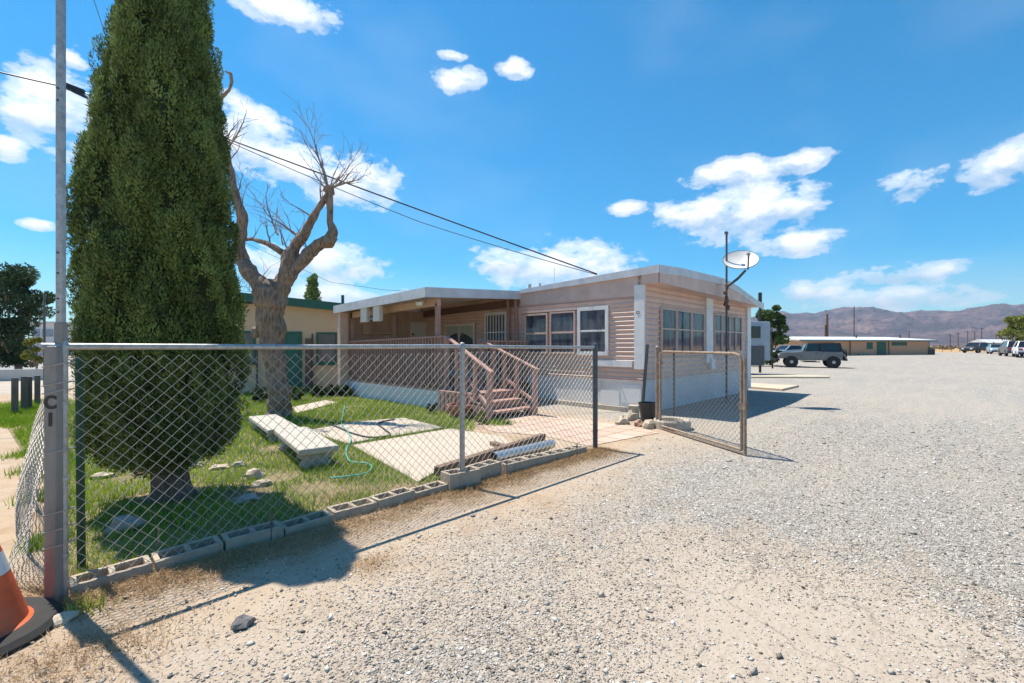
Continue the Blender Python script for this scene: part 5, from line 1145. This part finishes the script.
o_ = cable('', [PD(92, -6, 12), PD(107, 40, 12.4), PD(118, 75, 12.8)], 0, ''); m = MB(); m.tube(o_, .008, 5); single('upper_wire', m, 'darkpipe', 'short thin wire at the top left vanishing behind the cypress', 'cable', tuple(PD(92, -6, 12)))
o_ = cable('', [PD(110, 180, 40), PD(330, 282, 46), PD(385, 290, 48), PD(520, 296, 60)], 0, ''); m = MB(); m.tube(o_, .02, 5); single('far_wire', m, 'darkpipe', 'faint far wire above the porch roof', 'cable', tuple(PD(330, 282, 46)))

# ---------------------------------------------------------------- mountains
def mountains():
    ridge = [(560, 345.5), (640, 335), (700, 325), (760, 315), (785, 312.5), (800, 314.5), (812, 312), (835, 308), (852, 305.5), (872, 306.5), (890, 308), (905, 311), (925, 311), (945, 310.5), (962, 309), (975, 307), (990, 304), (1005, 302.5), (1024, 303), (1060, 300), (1120, 306), (1250, 312), (1500, 322), (2200, 335)]
    rx_ = [p[0] for p in ridge]; ry_ = [p[1] for p in ridge]; m = MB(); na, nr = 520, 90
    th0, th1 = math.atan((560 - 512) / FL), math.atan((2200 - 512) / FL); vs = []
    for i in range(na + 1):
        th = th0 + (th1 - th0) * i / na; px = 512 + FL * math.tan(th); el = (346 - np.interp(px, rx_, ry_)) / FL * math.cos(th)
        for j in range(nr + 1):
            u = j / nr; dist = 2300 + 2100 * u; hz = max(0, el) * 3900
            p = Vector((math.sin(th) * dist * .004, math.cos(th) * dist * .004, .3))
            rg = noise.ridged_multi_fractal(p * 1.1, 1.0, 2.1, 6, 1.0, 2.0); fb = noise.fractal(p * 2.5, 1, 2.1, 5)
            base = (u / .76) ** 1.25 if u < .76 else 1 - (u - .76) * 2.2
            z = hz * (base + (.26 * (rg - 1.2) + .10 * fb) * min(1, u * 2.5) * (1 if u < .65 else .35))
            d = FW * math.cos(th) + RT * math.sin(th); vs.append((CAM.x + d.x * dist, CAM.y + d.y * dist, max(-2, z) if j else -3))
    m.add(vs, [(i * (nr + 1) + j, (i + 1) * (nr + 1) + j, (i + 1) * (nr + 1) + j + 1, i * (nr + 1) + j + 1) for i in range(na) for j in range(nr)])
    mt, nt, bs = nt_new('mountain_rock'); v = coords(nt, (.001, .001, .003))
    c = ramp(nt, noise_n(nt, v, 4, 9, .68), [(.3, (.05, .045, .05)), (.47, (.12, .09, .09)), (.6, (.23, .15, .14)), (.75, (.34, .23, .20))])
    L(nt, c, bs.inputs['Base Color']); bs.inputs['Roughness'].default_value = 1; bs.inputs['Specular IOR Level'].default_value = 0
    bump(nt, bs, noise_n(nt, v, 14, 8, .7), 1, 40)
    structure(build('mountains', m, mt, smooth=True))
mountains()
# the air between
HZ = 1.25e-4
m = MB(); m.box((-7200, -7200, -5), (7200, 7200, 620)); o = build('haze', m, None) if False else None
me = bpy.data.meshes.new('haze'); me.from_pydata(m.v, [], m.f); mh = bpy.data.materials.new('haze'); mh.use_nodes = True; nt = mh.node_tree; nt.nodes.clear()
vo = nt.nodes.new('ShaderNodeVolumePrincipled'); vo.inputs['Density'].default_value = HZ; vo.inputs['Color'].default_value = (.62, .76, 1, 1); vo.inputs['Anisotropy'].default_value = .2
ou = nt.nodes.new('ShaderNodeOutputMaterial'); nt.links.new(vo.outputs[0], ou.inputs['Volume']); me.materials.append(mh)
structure(link(bpy.data.objects.new('haze', me)), 'stuff')

# ---------------------------------------------------------------- sky with clouds
W = bpy.data.worlds.new('World'); S.world = W; W.use_nodes = True; nt = W.node_tree; bg = nt.nodes['Background']
sky = nt.nodes.new('ShaderNodeTexSky'); sky.sky_type = 'NISHITA'; sky.sun_disc = False; sky.sun_elevation = R(66); sky.sun_rotation = R(-10)
sky.altitude = 700; sky.air_density = 1.0; sky.dust_density = .8; sky.ozone_density = 2.0
hs = nt.nodes.new('ShaderNodeHueSaturation'); hs.inputs['Hue'].default_value = .487; hs.inputs['Saturation'].default_value = 1.85; hs.inputs['Value'].default_value = 1.0; L(nt, sky.outputs[0], hs.inputs['Color'])
tc = nt.nodes.new('ShaderNodeTexCoord'); dvec = tc.outputs['Generated']
def dot(v):
    n_ = nt.nodes.new('ShaderNodeVectorMath'); n_.operation = 'DOT_PRODUCT'; L(nt, dvec, n_.inputs[0]); n_.inputs[1].default_value = v; return n_.outputs['Value']
az = mathn(nt, 'ARCTAN2', dot(tuple(RT)), dot(tuple(FW))); el = mathn(nt, 'ARCSINE', dot((0, 0, 1)))
mp = nt.nodes.new('ShaderNodeMapping'); mp.inputs['Scale'].default_value = (1, 1, 1.9); L(nt, dvec, mp.inputs[0])
n1 = nt.nodes.new('ShaderNodeTexNoise'); n1.inputs['Scale'].default_value = 15; n1.inputs['Detail'].default_value = 9; n1.inputs['Roughness'].default_value = .62; L(nt, mp.outputs[0], n1.inputs['Vector'])
n2 = nt.nodes.new('ShaderNodeTexNoise'); n2.inputs['Scale'].default_value = 3.2; n2.inputs['Detail'].default_value = 3; L(nt, mp.outputs[0], n2.inputs['Vector'])
clouds = [(292, 10, 50, 18), (462, 82, 24, 13), (451, 55, 14, 6), (513, 68, 16, 11), (52, 108, 46, 40), (16, 112, 20, 26), (245, 135, 40, 34), (300, 165, 42, 20), (345, 178, 46, 26), (330, 262, 46, 20), (275, 262, 40, 16), (505, 262, 34, 14), (560, 266, 70, 22),
          (748, 212, 66, 26), (700, 214, 48, 15), (732, 174, 42, 14), (790, 206, 34, 18), (625, 209, 20, 7), (797, 163, 28, 11), (797, 244, 40, 12), (912, 184, 30, 16), (990, 172, 30, 17), (1018, 158, 30, 18),
          (880, 299, 92, 12), (900, 274, 58, 10), (815, 292, 40, 12), (10, 148, 22, 12), (40, 225, 17, 6), (70, 60, 18, 8), (330, 296, 60, 10), (430, 300, 50, 8),
          (1130, 200, 70, 30), (-120, 60, 90, 40), (1300, 120, 120, 60), (-400, 160, 150, 60)]
den = None; shd = None
for (cx_, cy_, rx_, ry_) in clouds:
    rx_ *= 1.12; ry_ *= 1.12; a0 = math.atan((cx_ - 512) / FL); e0 = math.atan((346 - cy_) / math.hypot(FL, cx_ - 512)); ra = abs(math.atan((cx_ + rx_ - 512) / FL) - math.atan((cx_ - rx_ - 512) / FL)) / 2
    re = (math.atan((346 - cy_ + ry_) / math.hypot(FL, cx_ - 512)) - math.atan((346 - cy_ - ry_) / math.hypot(FL, cx_ - 512))) / 2
    u = mathn(nt, 'MULTIPLY', mathn(nt, 'SUBTRACT', az, a0), 1 / ra); v_ = mathn(nt, 'MULTIPLY', mathn(nt, 'SUBTRACT', el, e0), 1 / re)
    f = mathn(nt, 'SUBTRACT', 1.0, mathn(nt, 'ADD', mathn(nt, 'MULTIPLY', u, u), mathn(nt, 'MULTIPLY', v_, v_)))
    w_ = mathn(nt, 'MULTIPLY', mathn(nt, 'MAXIMUM', f, 0.0), v_); shd = w_ if shd is None else mathn(nt, 'ADD', shd, w_)
    den = f if den is None else mathn(nt, 'SMOOTH_MAX', den, f, .35)
den = mathn(nt, 'MAXIMUM', den, -1.2)
dd = mathn(nt, 'ADD', den, mathn(nt, 'MULTIPLY', mathn(nt, 'SUBTRACT', n1.outputs['Fac'], .48), 5.0))
cov = ramp(nt, mathn(nt, 'MULTIPLY_ADD', dd, .5, .1), [(.03, 0), (.33, .55), (.75, .97)], 'EASE')
# faint veil
veil = ramp(nt, n2.outputs['Fac'], [(.5, 0), (.8, .14)]); cov = mathn(nt, 'MAXIMUM', cov, veil)
ccol = ramp(nt, mathn(nt, 'ADD', mathn(nt, 'ADD', mathn(nt, 'MULTIPLY', den, .2), mathn(nt, 'MULTIPLY', shd, .9)), mathn(nt, 'MULTIPLY', n1.outputs['Fac'], .9)), [(.2, (4.4, 4.9, 5.5)), (.55, (6.2, 6.4, 6.6)), (.85, (7.6, 7.7, 7.8))])  # darker cloud undersides: shade painted into the cloud colour
SKYC = mix(nt, cov, mix(nt, 1.0, hs.outputs[0], (.62, .97, .96), 'MULTIPLY'), ccol)
L(nt, SKYC, bg.inputs[0]); bg.inputs[1].default_value = .10

sun = bpy.data.lights.new('sun', 'SUN'); sun.energy = 4.3; sun.angle = R(.45); sun.color = (1, .92, .80)
so = link(bpy.data.objects.new('sun', sun)); el_ = R(66); to = Vector((-.21 * math.cos(el_), math.cos(el_), math.sin(el_)))
so.rotation_euler = to.to_track_quat('Z', 'Y').to_euler()
cam = bpy.data.cameras.new('camera'); cam.lens = 16; cam.sensor_width = 36; cam.shift_y = 4.5 / 1024; cam.clip_end = 20000; cam.clip_start = .05
co = link(bpy.data.objects.new('camera', cam)); co.location = CAM; co.rotation_euler = (R(90), 0, math.atan2(-FW.x, FW.y)); S.camera = co
S.view_settings.view_transform = 'Standard'; S.view_settings.look = 'None'; S.view_settings.exposure = .9; S.view_settings.gamma = 1
S.render.resolution_x = 1024; S.render.resolution_y = 683
